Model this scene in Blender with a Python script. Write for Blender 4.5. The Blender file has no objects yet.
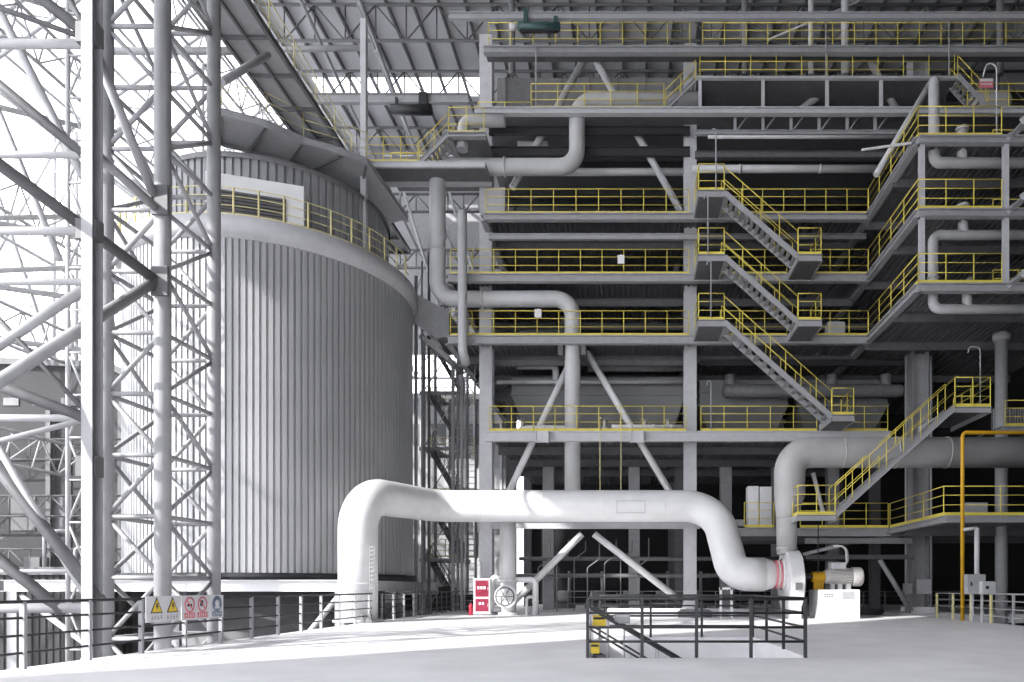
import bpy, bmesh, math, random
from mathutils import Vector, Matrix
random.seed(7)
V = Vector
PI = math.pi
sc = bpy.context.scene
COL = sc.collection

# ------------------------------------------------------------------ measuring
FPX, HX, HY, EYE = 700.0, 628.0, 588.0, 1.42
def wx(px, Y): return (px - HX) * Y / FPX
def wz(py, Y): return EYE + (HY - py) * Y / FPX
def at(px, py, Y): return V((wx(px, Y), Y, wz(py, Y)))

# ------------------------------------------------------------------ materials
def mat(name, col, rough=0.55, metal=0.0, var=0.12, scale=3.0, bump=0.0, bscale=40.0, spec=0.4):
    m = bpy.data.materials.new(name); m.use_nodes = True
    nt = m.node_tree; b = nt.nodes['Principled BSDF']
    b.inputs['Roughness'].default_value = rough
    b.inputs['Metallic'].default_value = metal
    b.inputs['Specular IOR Level'].default_value = spec
    tc = nt.nodes.new('ShaderNodeTexCoord')
    n = nt.nodes.new('ShaderNodeTexNoise')
    n.inputs['Scale'].default_value = scale; n.inputs['Detail'].default_value = 5
    nt.links.new(tc.outputs['Object'], n.inputs['Vector'])
    r = nt.nodes.new('ShaderNodeValToRGB')
    r.color_ramp.elements[0].position = 0.3; r.color_ramp.elements[1].position = 0.7
    r.color_ramp.elements[0].color = [c * (1 - var) for c in col] + [1]
    r.color_ramp.elements[1].color = [min(1, c * (1 + var)) for c in col] + [1]
    nt.links.new(n.outputs['Fac'], r.inputs['Fac'])
    nt.links.new(r.outputs['Color'], b.inputs['Base Color'])
    if bump:
        n2 = nt.nodes.new('ShaderNodeTexNoise'); n2.inputs['Scale'].default_value = bscale
        n2.inputs['Detail'].default_value = 4
        nt.links.new(tc.outputs['Object'], n2.inputs['Vector'])
        bp = nt.nodes.new('ShaderNodeBump'); bp.inputs['Strength'].default_value = bump
        bp.inputs['Distance'].default_value = 0.02
        nt.links.new(n2.outputs['Fac'], bp.inputs['Height'])
        nt.links.new(bp.outputs['Normal'], b.inputs['Normal'])
    return m

M = {}
M['deck'] = mat('pale_concrete', (0.82, 0.81, 0.835), 0.6, var=0.07, scale=0.8, bump=0.12, bscale=25)
M['ground'] = mat('dark_concrete_ground', (0.16, 0.16, 0.165), 0.9, var=0.25, scale=0.3)
M['steel'] = mat('grey_painted_steel', (0.36, 0.36, 0.375), 0.5, var=0.08)
M['light'] = mat('light_grey_painted_steel', (0.52, 0.52, 0.54), 0.45, var=0.06)
M['mid'] = mat('mid_grey_steel', (0.14, 0.14, 0.148), 0.55, var=0.12)
M['dark'] = mat('dark_grey_steel', (0.035, 0.035, 0.038), 0.6, var=0.2)
M['black'] = mat('black_painted_steel', (0.028, 0.029, 0.033), 0.45, var=0.2)
M['yellow'] = mat('yellow_safety_paint', (0.76, 0.64, 0.11), 0.45, var=0.07)
M['orange'] = mat('orange_yellow_pipe_paint', (0.62, 0.34, 0.015), 0.45, var=0.06)
M['hopper'] = mat('dull_hopper_plate', (0.24, 0.24, 0.245), 0.5, var=0.12, scale=0.7)
M['white'] = mat('white_cladding', (0.72, 0.72, 0.73), 0.38, var=0.05, scale=1.2, bump=0.05, bscale=5)
M['pipe'] = mat('grey_pipe_cladding', (0.50, 0.50, 0.51), 0.42, var=0.07, scale=1.4)
M['pipedark'] = mat('dull_grey_pipe', (0.20, 0.20, 0.207), 0.5, var=0.12)
M['duct'] = mat('dusty_grey_duct', (0.43, 0.425, 0.43), 0.5, var=0.1, scale=0.9)
M['tank'] = mat('ribbed_tank_cladding', (0.42, 0.42, 0.435), 0.42, metal=0.25, var=0.06, scale=0.5)
M['tankdark'] = mat('grey_drum_cladding', (0.30, 0.30, 0.315), 0.5, var=0.08, scale=0.5)
M['roof'] = mat('roof_sheet', (0.62, 0.62, 0.64), 0.6, var=0.05, scale=0.3)
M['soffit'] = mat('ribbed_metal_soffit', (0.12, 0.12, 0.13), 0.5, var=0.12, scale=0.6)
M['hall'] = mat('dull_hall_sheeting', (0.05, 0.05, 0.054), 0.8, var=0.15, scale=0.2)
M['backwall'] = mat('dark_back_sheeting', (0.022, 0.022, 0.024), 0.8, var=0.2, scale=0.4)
M['pale'] = mat('pale_frame_paint', (0.50, 0.50, 0.515), 0.6, var=0.04)
M['red'] = mat('red_paint', (0.45, 0.03, 0.06), 0.4, var=0.1)
M['redglass'] = mat('red_lined_glass', (0.26, 0.03, 0.06), 0.12, var=0.25, scale=6)
M['pinkred'] = mat('faded_red_print', (0.72, 0.20, 0.24), 0.5, var=0.08)
M['bluegrey'] = mat('blue_grey_print', (0.20, 0.24, 0.34), 0.5, var=0.08)
M['signwhite'] = mat('white_sign_plate', (0.74, 0.74, 0.76), 0.4, var=0.03)
M['signyellow'] = mat('yellow_sign_print', (0.82, 0.60, 0.05), 0.5, var=0.04)
M['green'] = mat('dark_green_hoist_paint', (0.03, 0.075, 0.07), 0.4, var=0.2)
M['rubber'] = mat('black_rubber', (0.02, 0.02, 0.022), 0.7, var=0.2)
M['motor'] = mat('beige_grey_motor_paint', (0.5, 0.48, 0.47), 0.4, var=0.06)
M['cream'] = mat('cream_insulated_pipe', (0.72, 0.70, 0.69), 0.45, var=0.05)
M['railpaint'] = mat('pale_yellow_rail_paint', (0.72, 0.65, 0.33), 0.5, var=0.06)
# translucent roof sheet that lets daylight through
def translucent():
    m = bpy.data.materials.new('translucent_roof_sheet'); m.use_nodes = True
    nt = m.node_tree; nt.nodes.clear()
    o = nt.nodes.new('ShaderNodeOutputMaterial'); mx = nt.nodes.new('ShaderNodeMixShader')
    t = nt.nodes.new('ShaderNodeBsdfTranslucent'); d = nt.nodes.new('ShaderNodeBsdfDiffuse')
    n = nt.nodes.new('ShaderNodeTexNoise'); n.inputs['Scale'].default_value = 0.4
    r = nt.nodes.new('ShaderNodeValToRGB')
    r.color_ramp.elements[0].color = (0.8, 0.8, 0.82, 1); r.color_ramp.elements[1].color = (0.95, 0.95, 0.96, 1)
    nt.links.new(n.outputs['Fac'], r.inputs['Fac'])
    nt.links.new(r.outputs['Color'], t.inputs['Color']); nt.links.new(r.outputs['Color'], d.inputs['Color'])
    mx.inputs['Fac'].default_value = 0.25
    nt.links.new(t.outputs[0], mx.inputs[1]); nt.links.new(d.outputs[0], mx.inputs[2])
    nt.links.new(mx.outputs[0], o.inputs['Surface'])
    return m
M['translucent'] = translucent()

# ------------------------------------------------------------------ mesh builder
def frame(d, up=V((0, 0, 1))):
    d = d.normalized()
    if abs(d.dot(up)) > 0.995: up = V((0, 1, 0)) if abs(d.y) < 0.9 else V((1, 0, 0))
    s = d.cross(up).normalized(); u = s.cross(d).normalized()
    return s, u

class MB:
    def __init__(self): self.v = []; self.f = []; self.s = []
    def add(self, vs, fs, smooth=False):
        o = len(self.v); self.v += [V(p) for p in vs]
        for f in fs: self.f.append([i + o for i in f]); self.s.append(smooth)
        return self
    def box(self, a, b):
        x0, y0, z0 = (min(a[i], b[i]) for i in range(3)); x1, y1, z1 = (max(a[i], b[i]) for i in range(3))
        return self.add([(x0,y0,z0),(x1,y0,z0),(x1,y1,z0),(x0,y1,z0),(x0,y0,z1),(x1,y0,z1),(x1,y1,z1),(x0,y1,z1)],
                        [(0,3,2,1),(4,5,6,7),(0,1,5,4),(1,2,6,5),(2,3,7,6),(3,0,4,7)])
    def section(self, p, q, poly, up=V((0,0,1)), smooth=False):
        p, q = V(p), V(q); s, u = frame(q - p, up); n = len(poly)
        vs = [p + s*a + u*b for a, b in poly] + [q + s*a + u*b for a, b in poly]
        fs = [(i, (i+1) % n, n + (i+1) % n, n + i) for i in range(n)]
        self.add(vs, fs, smooth)
        o = len(self.v) - 2*n
        self.f.append([o+i for i in range(n)][::-1]); self.s.append(False)
        self.f.append([o+n+i for i in range(n)]); self.s.append(False)
        return self
    def beam(self, p, q, w, h, up=V((0,0,1))):
        return self.section(p, q, [(-w/2,-h/2),(w/2,-h/2),(w/2,h/2),(-w/2,h/2)], up)
    def ibeam(self, p, q, w, h, t=0.03, tw=None, up=V((0,0,1))):
        tw = tw or t; a, b = w/2, h/2; c = tw/2
        return self.section(p, q, [(-a,-b),(a,-b),(a,-b+t),(c,-b+t),(c,b-t),(a,b-t),(a,b),(-a,b),(-a,b-t),(-c,b-t),(-c,-b+t),(-a,-b+t)], up)
    def channel(self, p, q, w, h, t=0.02, up=V((0,0,1))):
        a, b = w/2, h/2
        return self.section(p, q, [(-a,-b),(a,-b),(a,-b+t),(-a+t,-b+t),(-a+t,b-t),(a,b-t),(a,b),(-a,b)], up)
    def tube(self, p, q, r, n=10, r2=None):
        p, q = V(p), V(q); s, u = frame(q - p); r2 = r if r2 is None else r2
        vs = []
        for c, rr in ((p, r), (q, r2)):
            vs += [c + s*(rr*math.cos(2*PI*i/n)) + u*(rr*math.sin(2*PI*i/n)) for i in range(n)]
        self.add(vs, [(i, (i+1) % n, n + (i+1) % n, n + i) for i in range(n)], True)
        o = len(self.v) - 2*n
        self.f.append([o+i for i in range(n)][::-1]); self.s.append(False)
        self.f.append([o+n+i for i in range(n)]); self.s.append(False)
        return self
    def sweep(self, pts, r, n=16, radii=None, cap=True):
        pts = [V(p) for p in pts]; N = len(pts)
        d = [(pts[min(i+1, N-1)] - pts[max(i-1, 0)]).normalized() for i in range(N)]
        s, u = frame(d[0]); vs = []
        for i in range(N):
            if i:
                ax = d[i-1].cross(d[i])
                if ax.length > 1e-7:
                    R = Matrix.Rotation(d[i-1].angle(d[i]), 3, ax.normalized()); s = R @ s; u = R @ u
            rr = radii[i] if radii else r
            vs += [pts[i] + s*(rr*math.cos(2*PI*k/n)) + u*(rr*math.sin(2*PI*k/n)) for k in range(n)]
        fs = [(i*n + k, i*n + (k+1) % n, (i+1)*n + (k+1) % n, (i+1)*n + k) for i in range(N-1) for k in range(n)]
        self.add(vs, fs, True)
        if cap:
            o = len(self.v) - N*n
            self.f.append([o+k for k in range(n)][::-1]); self.s.append(False)
            self.f.append([o+(N-1)*n+k for k in range(n)]); self.s.append(False)
        return self
    def lathe(self, prof, c, axis=V((0,0,1)), n=32, a0=0, a1=2*PI):
        c = V(c); s, u = frame(V(axis)); ax = V(axis).normalized(); full = abs(a1-a0-2*PI) < 1e-6
        k = n if full else n+1; vs = []
        for r, h in prof:
            vs += [c + ax*h + s*(r*math.cos(a0+(a1-a0)*i/n)) + u*(r*math.sin(a0+(a1-a0)*i/n)) for i in range(k)]
        fs = []
        for j in range(len(prof)-1):
            for i in range(n):
                i2 = (i+1) % k if full else i+1
                fs.append((j*k+i, j*k+i2, (j+1)*k+i2, (j+1)*k+i))
        return self.add(vs, fs, True)
    def prism(self, poly, vec):
        vec = V(vec); n = len(poly); P0 = [V(p) for p in poly]
        return self.add(P0 + [p + vec for p in P0],
                        [tuple(range(n))[::-1], tuple(range(n, 2*n))] + [(i, (i+1) % n, n+(i+1) % n, n+i) for i in range(n)])
    def build(self, name, m, parent=None, bevel=0.0):
        me = bpy.data.meshes.new(name)
        off = V((0,0,0)); p = parent
        while p is not None: off = off + p.location; p = p.parent
        loc = V((0,0,0))
        if parent is None:
            xs = [v.x for v in self.v]; ys = [v.y for v in self.v]; zs = [v.z for v in self.v]
            loc = V(((min(xs)+max(xs))/2, (min(ys)+max(ys))/2, min(zs))); off = loc
        me.from_pydata([v - off for v in self.v], [], self.f)
        bm = bmesh.new(); bm.from_mesh(me); bmesh.ops.recalc_face_normals(bm, faces=bm.faces); bm.to_mesh(me); bm.free()
        for p_, s_ in zip(me.polygons, self.s): p_.use_smooth = s_
        me.materials.append(M[m])
        o = bpy.data.objects.new(name, me); COL.objects.link(o); o.location = loc
        if parent is not None: o.parent = parent
        if bevel:
            b = o.modifiers.new('bevel', 'BEVEL'); b.width = bevel; b.segments = 2; b.limit_method = 'ANGLE'
        return o

LABELS = {}
def tag(o, label, cat, group=None, kind=None):
    o['label'] = label; o['category'] = cat
    if group: o['group'] = group
    if kind: o['kind'] = kind
    return o
def thing(name, label, cat, loc, group=None, kind=None):
    o = bpy.data.objects.new(name, None); COL.objects.link(o); o.location = V(loc); o.empty_display_size = 0.3
    return tag(o, label, cat, group, kind)
def single(mb, name, m, label, cat, group=None, bevel=0.0): return tag(mb.build(name, m, None, bevel), label, cat, group)
def struct(mb, name, m, parent=None, label=None):
    o = mb.build(name, m, parent); o['kind'] = 'structure'
    if label: o['label'] = label
    return o
def fillet(pts, R, seg=8):
    pts = [V(p) for p in pts]; out = [pts[0]]
    for i in range(1, len(pts)-1):
        a, b, c = pts[i-1], pts[i], pts[i+1]; d1 = (a-b).normalized(); d2 = (c-b).normalized()
        ang = d1.angle(d2); t = min(R/math.tan(ang/2), 0.49*(a-b).length, 0.49*(c-b).length)
        Rr = t*math.tan(ang/2); bis = (d1+d2).normalized(); cen = b + bis*(Rr/math.sin(ang/2))
        v1 = (b + d1*t) - cen; v2 = (b + d2*t) - cen; ax = v1.cross(v2).normalized(); tot = v1.angle(v2)
        for k in range(seg+1): out.append(cen + Matrix.Rotation(tot*k/seg, 3, ax) @ v1)
    out.append(pts[-1]); return out

# ------------------------------------------------------------------ generators
def guardrail(pts, label, h=1.32, sp=1.2, m='yellow', group=None, toe=0.14, nmid=2, r=0.022, name='guardrail', ends=(True, True), toem=None):
    pts = [V(p) for p in pts]; root = thing(name, label, 'railing', pts[0], group); UP = V((0,0,1))
    MB().sweep([p + UP*h for p in pts], r, 8).build('top_rail', m, root)
    for k in range(nmid):
        MB().sweep([p + UP*(h*(k+1)/(nmid+1)+ (0.04 if toe else 0)) for p in pts], r*0.8, 6).build('mid_rail', m, root)
    for i in range(len(pts)-1):
        a, b = pts[i], pts[i+1]; n = max(1, round((b-a).length/sp))
        for k in range(n + (1 if i == len(pts)-2 else 0)):
            if k == 0 and i == 0 and not ends[0]: continue
            if k == n and not ends[1]: continue
            p = a.lerp(b, k/n)
            MB().tube(p, p + UP*h, r*1.05, 8).build('post', m, root)
    if toe:
        mb = MB()
        for i in range(len(pts)-1): mb.beam(pts[i] + UP*(toe/2+.01), pts[i+1] + UP*(toe/2+.01), 0.012, toe)
        mb.build('toe_board', toem or m, root)
    return root

def handrail_part(root, a, b, h=1.05, sp=1.1, m='yellow', r=0.021, first=True):
    a, b = V(a), V(b); UP = V((0,0,1)); mb = MB()
    mb.tube(a + UP*h, b + UP*h, r, 8).tube(a + UP*h*.52, b + UP*h*.52, r*.8, 6)
    o = mb.build('handrail', m, root); n = max(1, round((b-a).length/sp))
    for k in range(0 if first else 1, n+1):
        p = a.lerp(b, k/n); MB().tube(p, p + UP*h, r, 8).build('rail_post', m, o)
    return o

def stair(low, high, side, n, label, rails=(True, True), group=None, m='steel', rm='yellow', sth=0.26, tm='steel', h=1.05):
    low, high, side = V(low), V(high), V(side)       # side: vector across the stair
    root = thing('stair_flight', label, 'stairs', low, group); ax = (high-low); hz = V((ax.x, ax.y, 0)).normalized()
    for k, s in enumerate((V((0,0,0)), side)):
        MB().channel(low + s, high + s, 0.09, sth).build('stringer', m, root)
        if rails[k]: handrail_part(root, low + s, high + s, m=rm, h=h)
    for i in range(n):
        c = low.lerp(high, (i+0.5)/n) - V((0, 0, .06)); d = hz*min(.15, .36*V((ax.x, ax.y, 0)).length/n)
        MB().add([c-d+side*.04, c+d+side*.04, c+d+side*.96, c-d+side*.96,
                  c-d+side*.04-V((0,0,.035)), c+d+side*.04-V((0,0,.035)), c+d+side*.96-V((0,0,.035)), c-d+side*.96-V((0,0,.035))],
                 [(0,1,2,3),(7,6,5,4),(0,4,5,1),(1,5,6,2),(2,6,7,3),(3,7,4,0)]).build('tread', tm, root)
    return root

def pipe(name, label, pts, r, m='pipe', R=None, flanges=(), cat='pipe', group=None, n=20, seg=8):
    root_pts = fillet(pts, R if R else r*2.0, seg)
    mb = MB().sweep(root_pts, r, n)
    if not flanges: return single(mb, name, m, label, cat, group)
    root = thing(name, label, cat, pts[0], group); mb.build('pipe_run', m, root)
    for p, d in flanges:
        p, d = V(p), V(d).normalized(); MB().tube(p - d*.05, p + d*.05, r*1.16, n).build('flange', m, root)
    return root

def ribbed(x0, x1, y0, y1, z, pitch=0.3, d=0.07):
    mb = MB(); n = int((x1-x0)/pitch); prof = []
    for i in range(n):
        x = x0 + i*pitch; prof += [(x, z), (x+pitch*.42, z), (x+pitch*.5, z-d), (x+pitch*.92, z-d)]
    prof.append((x1, z)); k = len(prof)
    vs = [V((a, y0, b)) for a, b in prof] + [V((a, y1, b)) for a, b in prof]
    return mb.add(vs, [(i, i+1, k+i+1, k+i) for i in range(k-1)])

def platform(x0, x1, y0, y1, z, label, edges='f', bh=0.36, soffit=True, joists=(), em='steel', group=None, jm='mid', dm='soffit', name='gallery_platform'):
    root = thing(name, label, 'platform', ((x0+x1)/2, (y0+y1)/2, z-.5), group)
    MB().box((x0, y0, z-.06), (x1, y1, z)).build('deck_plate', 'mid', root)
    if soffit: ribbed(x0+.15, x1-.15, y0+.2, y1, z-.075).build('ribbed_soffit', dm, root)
    w = .2; zc = z-.03-bh/2
    for e in edges:
        a, b = {'f': ((x0, y0, zc), (x1, y0, zc)), 'b': ((x0, y1, zc), (x1, y1, zc)),
                'l': ((x0, y0, zc), (x0, y1, zc)), 'r': ((x1, y0, zc), (x1, y1, zc))}[e]
        MB().ibeam(a, b, .34 if bh > .2 else w, bh, .045).build('edge_beam', em, root)
    for jy in joists: MB().ibeam((x0, jy, z-.36), (x1, jy, z-.36), .2, .45).build('joist', jm, root)
    return root

def lattice(p, q, off, n, label, rc=.09, rw=.045, m='steel', name='lattice_truss', cat='truss', group=None, webparts=False):
    """plane truss: chord p-q and a parallel chord at off, zigzag web with posts"""
    p, q, off = V(p), V(q), V(off); root = thing(name, label, cat, p, group)
    MB().tube(p, q, rc, 8).build('chord', m, root); MB().tube(p+off, q+off, rc, 8).build('chord', m, root)
    for i in range(n):
        a, b = p.lerp(q, i/n), p.lerp(q, (i+1)/n)
        if i % 2: a, b = a + off, b
        else: b = b + off
        MB().tube(a, b, rw, 6).build('diagonal', m, root)
        c = p.lerp(q, (i+1)/n); MB().tube(c, c+off, rw, 6).build('strut', m, root)
    return root

# ================================================================== SETTING
PX0, PX1, PY0, PY1 = -0.85, 3.65, 14.2, 20.3          # stair pit in the deck
DL, DR = -10.8, 14.85
mb = MB()
mb.box((DL, -14, -.5), (PX0, 60, 0)).box((PX1, -14, -.5), (DR, 60, 0)).box((PX0, -14, -.5), (PX1, PY0, 0)).box((PX0, PY1, -.5), (PX1, 60, 0))
mb.box((DR, 38.4, -.5), (30, 60, 0))
struct(mb, 'floor', 'deck')
struct(MB().box((-110, -20, -6.2), (60, 140, -6)), 'ground', 'ground')
mb = MB(); t = .2
mb.box((PX0-t, PY0-t, -3.4), (PX0, PY1+t, -.5)).box((PX1, PY0-t, -3.4), (PX1+t, PY1+t, -.5)).box((PX0, PY1, -3.4), (PX1, PY1+t, -.5)).box((PX0, PY0-t, -3.4), (PX1, PY0, -.5)).box((PX0-t, PY0-t, -3.6), (PX1+t, PY1+t, -3.4))
struct(mb, 'wall_pit', 'deck')
# roof: flat field with a skylight strip, then a translucent slope coming down on the left
RZ, RL, RR = 44.0, -27.0, 40.0
mb = MB().box((RL, -12, RZ), (RR, 58.4, RZ+.2)).box((RL, 60.6, RZ), (RR, 68, RZ+.2)).box((RL, 58.4, RZ), (-27+.5, 60.6, RZ+.2)).box((-12, 58.4, RZ), (RR, 60.6, RZ+.2))
ceil = struct(mb, 'ceiling', 'roof')
SL0, SL1 = V((RL, 0, RZ)), V((-41, 0, 34))
mb = MB().add([(RL, -12, RZ), (RL, 68, RZ), (-41, 68, 34), (-41, -12, 34)], [(0,1,2,3)])
struct(mb, 'ceiling_slope', 'translucent')
struct(MB().box((-27, 67.6, 24), (-8.5, 67.9, RZ)), 'wall_back_upper', 'steel')
for k in range(3):
    lattice((-26, 62.5, 25+k*5), (-9, 62.5, 25+k*5), (0, 0, 1.6), 12, ['lowest', 'middle', 'upper'][k] + ' grey girt truss across the far wall above the stair tower', .12, .06, 'mid', 'girt_truss', 'truss', 'girt trusses on the far wall')
for k in range(4):
    o = MB().tube((-24+k*4, 62.2, 24), (-20+k*4, 62.2, 37), .12, 8).tube((-20+k*4, 62.0, 24), (-24+k*4, 62.0, 37), .12, 8).build('cross_brace', 'steel'); tag(o, 'crossed grey bracing before the far wall', 'brace', 'crossed bracing on the far wall')
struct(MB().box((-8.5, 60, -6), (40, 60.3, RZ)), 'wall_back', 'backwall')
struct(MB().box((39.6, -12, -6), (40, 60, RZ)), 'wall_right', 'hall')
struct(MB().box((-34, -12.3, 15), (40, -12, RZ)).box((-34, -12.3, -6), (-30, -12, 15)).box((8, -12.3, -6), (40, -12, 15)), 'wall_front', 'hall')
# purlins and roof ribs
purl = None
for i, x in enumerate([RL + 1.9*k for k in range(30)]):
    o = MB().ibeam((x, 20, RZ-.16), (x, 68, RZ-.16), .16, .3).build('roof_purlin', 'mid')
    tag(o, 'grey roof purlin running away under the flat roof sheets', 'purlin', 'roof purlins')
for i, y in enumerate([44, 50.5, 57, 64]):
    lattice((RL, y, RZ-.5), (RR-1, y, RZ-.5), (0, 0, -2.6), 30, 'grey roof truss of slim tubes crossing under the roof', .11, .055, 'mid', 'roof_truss', 'truss', 'roof trusses')
for i, x in enumerate([-25.5, -21.0, -17.3]):
    lattice((x, 34, 40.8), (x, 67, 36.5 - i*.8), (.9, 0, -1.9), 14,
            ['long pale lattice girder sloping down beneath the roof, outermost of three', 'long lattice girder sloping down beneath the roof, middle of three', 'long lattice girder under the roof nearest the zigzag galleries'][i], .12, .06, 'steel', 'lattice_girder', 'girder', 'lattice girders under the roof')
# left slope: purlins, ribs, open lattice side
d = SL1 - SL0
for k in range(9):
    p = SL0 + d*(k/8) - V((0, 0, .25))
    o = MB().tube((p.x, 2, p.z), (p.x, 68, p.z), .11, 8).build('slope_purlin', 'pale')
    tag(o, 'white tube purlin running along the translucent roof slope', 'purlin', 'purlins of the translucent slope')
yy = [10, 18, 26, 34, 42, 50, 58, 66]
for y in yy:
    lattice((RL, y, RZ-.6), (-40.6, y, 33.6), (-1.4*-.7, 0, -1.7), 8, 'pale lattice rib holding up the translucent roof slope', .11, .055, 'pale', 'slope_rib', 'truss', 'ribs of the translucent slope')
    lattice((-41, y, -6 if y < 45 else 16.4), (-41, y, 34), (1.6, 0, 0), 14 if y < 45 else 6, 'pale lattice column standing on the open bright side', .13, .06, 'pale', 'lattice_column', 'column', 'lattice columns on the bright side')
for z in (2, 9, 17.2, 24, 33.4):
    o = MB().tube((-40.2, 2, z), (-40.2, 68 if z > 17 else 44, z), .12, 8).build('side_girt', 'pale')
    tag(o, 'pale horizontal girt tube linking the lattice columns on the bright side', 'girt', 'girts on the bright side')
for i in range(len(yy)-1):
    for k, (z0, z1) in enumerate(((2, 16.5), (16.5, 33.4))):
        if k == 0 and yy[i] > 33: continue
        for s in (0, 1):
            a, b = (yy[i], yy[i+1]) if s else (yy[i+1], yy[i])
            o = MB().tube((-40.6, a, z0), (-40.6, b, z1), .1, 8).build('side_brace', 'pale')
            tag(o, 'pale diagonal brace tube in the open bright side', 'brace', 'braces on the bright side')
struct(MB().box((-41.5, 4.9, 18), (-41.3, 6.85, 34)), 'sun_blocker', 'roof')  # added strip out of view, blocks the sun for a crisp shadow edge on the tank
for k, (x, z) in enumerate(((-33, 8), (-34, 15), (-34, 22), (-31, 29), (-28, 36))):
    lattice((x, 16, z), (x, 68 if z > 16 else 44, z), (.5, 0, 1.7), 30 if z > 16 else 16, ['lowest', 'second lowest', 'middle', 'second highest', 'topmost'][k] + ' long pale lattice girder running away left of the tank', .1, .05, 'pale', 'long_girder', 'girder', 'long girders left of the tank')
# space frame crossing the back of the bright side
for k, z in enumerate((18.5, 23, 27.5, 32, 37)):
    lattice((-62, 72 , z), (-13, 72, z), (0, -2.0, 2.2), 22,
            ['lowest', 'second lowest', 'middle', 'second highest', 'highest'][k] + ' pale space-frame girder across the far bright opening', .13, .06, 'pale', 'space_frame_girder', 'girder', 'space-frame girders at the far end')
for k, x in enumerate((-56, -48, -40.5, -33, -25, -17)):
    lattice((x, 71, -6), (x, 71, 38), (1.5, 0, 0), 18, 'tall pale lattice column at the far bright end', .14, .06, 'pale', 'far_lattice_column', 'column', 'lattice columns at the far end')

# ================================================================== NEIGHBOURING HALL (far left, dull grey)
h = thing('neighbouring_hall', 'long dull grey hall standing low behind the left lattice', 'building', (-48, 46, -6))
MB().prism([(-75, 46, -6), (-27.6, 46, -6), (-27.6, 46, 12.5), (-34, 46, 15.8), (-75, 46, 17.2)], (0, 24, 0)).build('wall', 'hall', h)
MB().prism([(-75, 45.6, 17.2), (-34, 45.6, 15.8), (-27.3, 45.6, 12.4), (-27.3, 45.6, 12.8), (-34, 45.6, 16.2), (-75, 45.6, 17.6)], (0, 24.5, 0)).build('roof_edge', 'mid', h)
for k in range(16): MB().box((-60+k*1.9, 45.93, 13.4), (-59+k*1.9, 46, 13.9)).build('window', 'pipedark', h)
for k in range(12): MB().box((-58+k*2.5, 45.93, 5.2), (-56.4+k*2.5, 46, 7.4)).build('window', 'mid', h)
for k in range(9): MB().ibeam((-66+k*4.7, 45.8, -6), (-66+k*4.7, 45.8, 13), .3, .4).build('pilaster', 'mid', h)
for k, z in enumerate((2.6, 6.0, 9.6)):
    lattice((-62, 44.6, z), (-27.5, 44.6, z), (0, 0, 1.3), 26, ['lower', 'middle', 'upper'][k] + ' grey pipe bridge truss before the dull hall', .07, .04, 'mid', 'pipe_bridge', 'bridge', 'pipe bridges before the hall')
for k in range(5):
    o = MB().ibeam((-58+k*7.4, 44.9, -6), (-58+k*7.4, 44.9, 10.9), .22, .22).box((-58.2+k*7.4, 44.5, 6.0), (-57.8+k*7.4, 44.9, 6.2)).build('bridge_post', 'mid'); tag(o, 'grey post carrying the pipe bridges before the dull hall', 'post', 'posts of the pipe bridges')
for k in range(9):
    x = -50 + k*2.5; y = 40+(k%3)*1.2
    o = MB().box((x, y, -6), (x+1.6, y+1.2, 1.2+.6*(k%4))).box((x+.3, y+.2, 1.2+.6*(k%4)), (x+1.2, y+.9, 2.0+.6*(k%4))).build('machine_cabinet', ['mid', 'pipedark', 'mid'][k%3])
    tag(o, 'grey machine housing on the low ground before the dull hall', 'machine', 'machine housings on the low ground')
pb = thing('low_shed', 'ribbed grey shed low on the left below the deck', 'building', (-24, 34, -6))
ribv = MB(); n = 53
prof = []
for i in range(n):
    x = -46 + i*.36; prof += [(x, 36), (x+.2, 36), (x+.24, 36.06), (x+.34, 36.06)]
k_ = len(prof)
ribv.add([(a, b, -6) for a, b in prof] + [(a, b, 2.1) for a, b in prof], [(i, i+1, k_+i+1, k_+i) for i in range(k_-1)]).build('ribbed_wall', 'hall', pb)
MB().box((-46, 36.02, 2.1), (-26.9, 44, 2.4)).build('roof', 'mid', pb)
MB().box((-46.2, 35.8, 2.1), (-26.8, 36.02, 2.5)).build('gutter', 'mid', pb)
for k in range(7):
    x = -45 + k*2.5
    pipe('riser_pipe', 'thin riser pipe with a bend on the shed roof', [(x, 38+(k%2), 2.4), (x, 38+(k%2), 3.6+(k%3)*.5), (x+1.2, 38+(k%2), 3.6+(k%3)*.5)], .1, 'steel', .2, group='riser pipes on the low shed', n=8, seg=4)
for k, (x, y) in enumerate(((-16.5, 20), (-15.2, 22.5), (-13.6, 21))):
    guardrail([(x, y, -6), (x+1.2, y, -6)], ['leftmost', 'middle', 'rightmost'][k] + ' of three low yellow barriers far below the deck rail', 1.2, .6, 'yellow', 'yellow barriers below the deck', 0, 2, .04, 'barrier')

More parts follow.
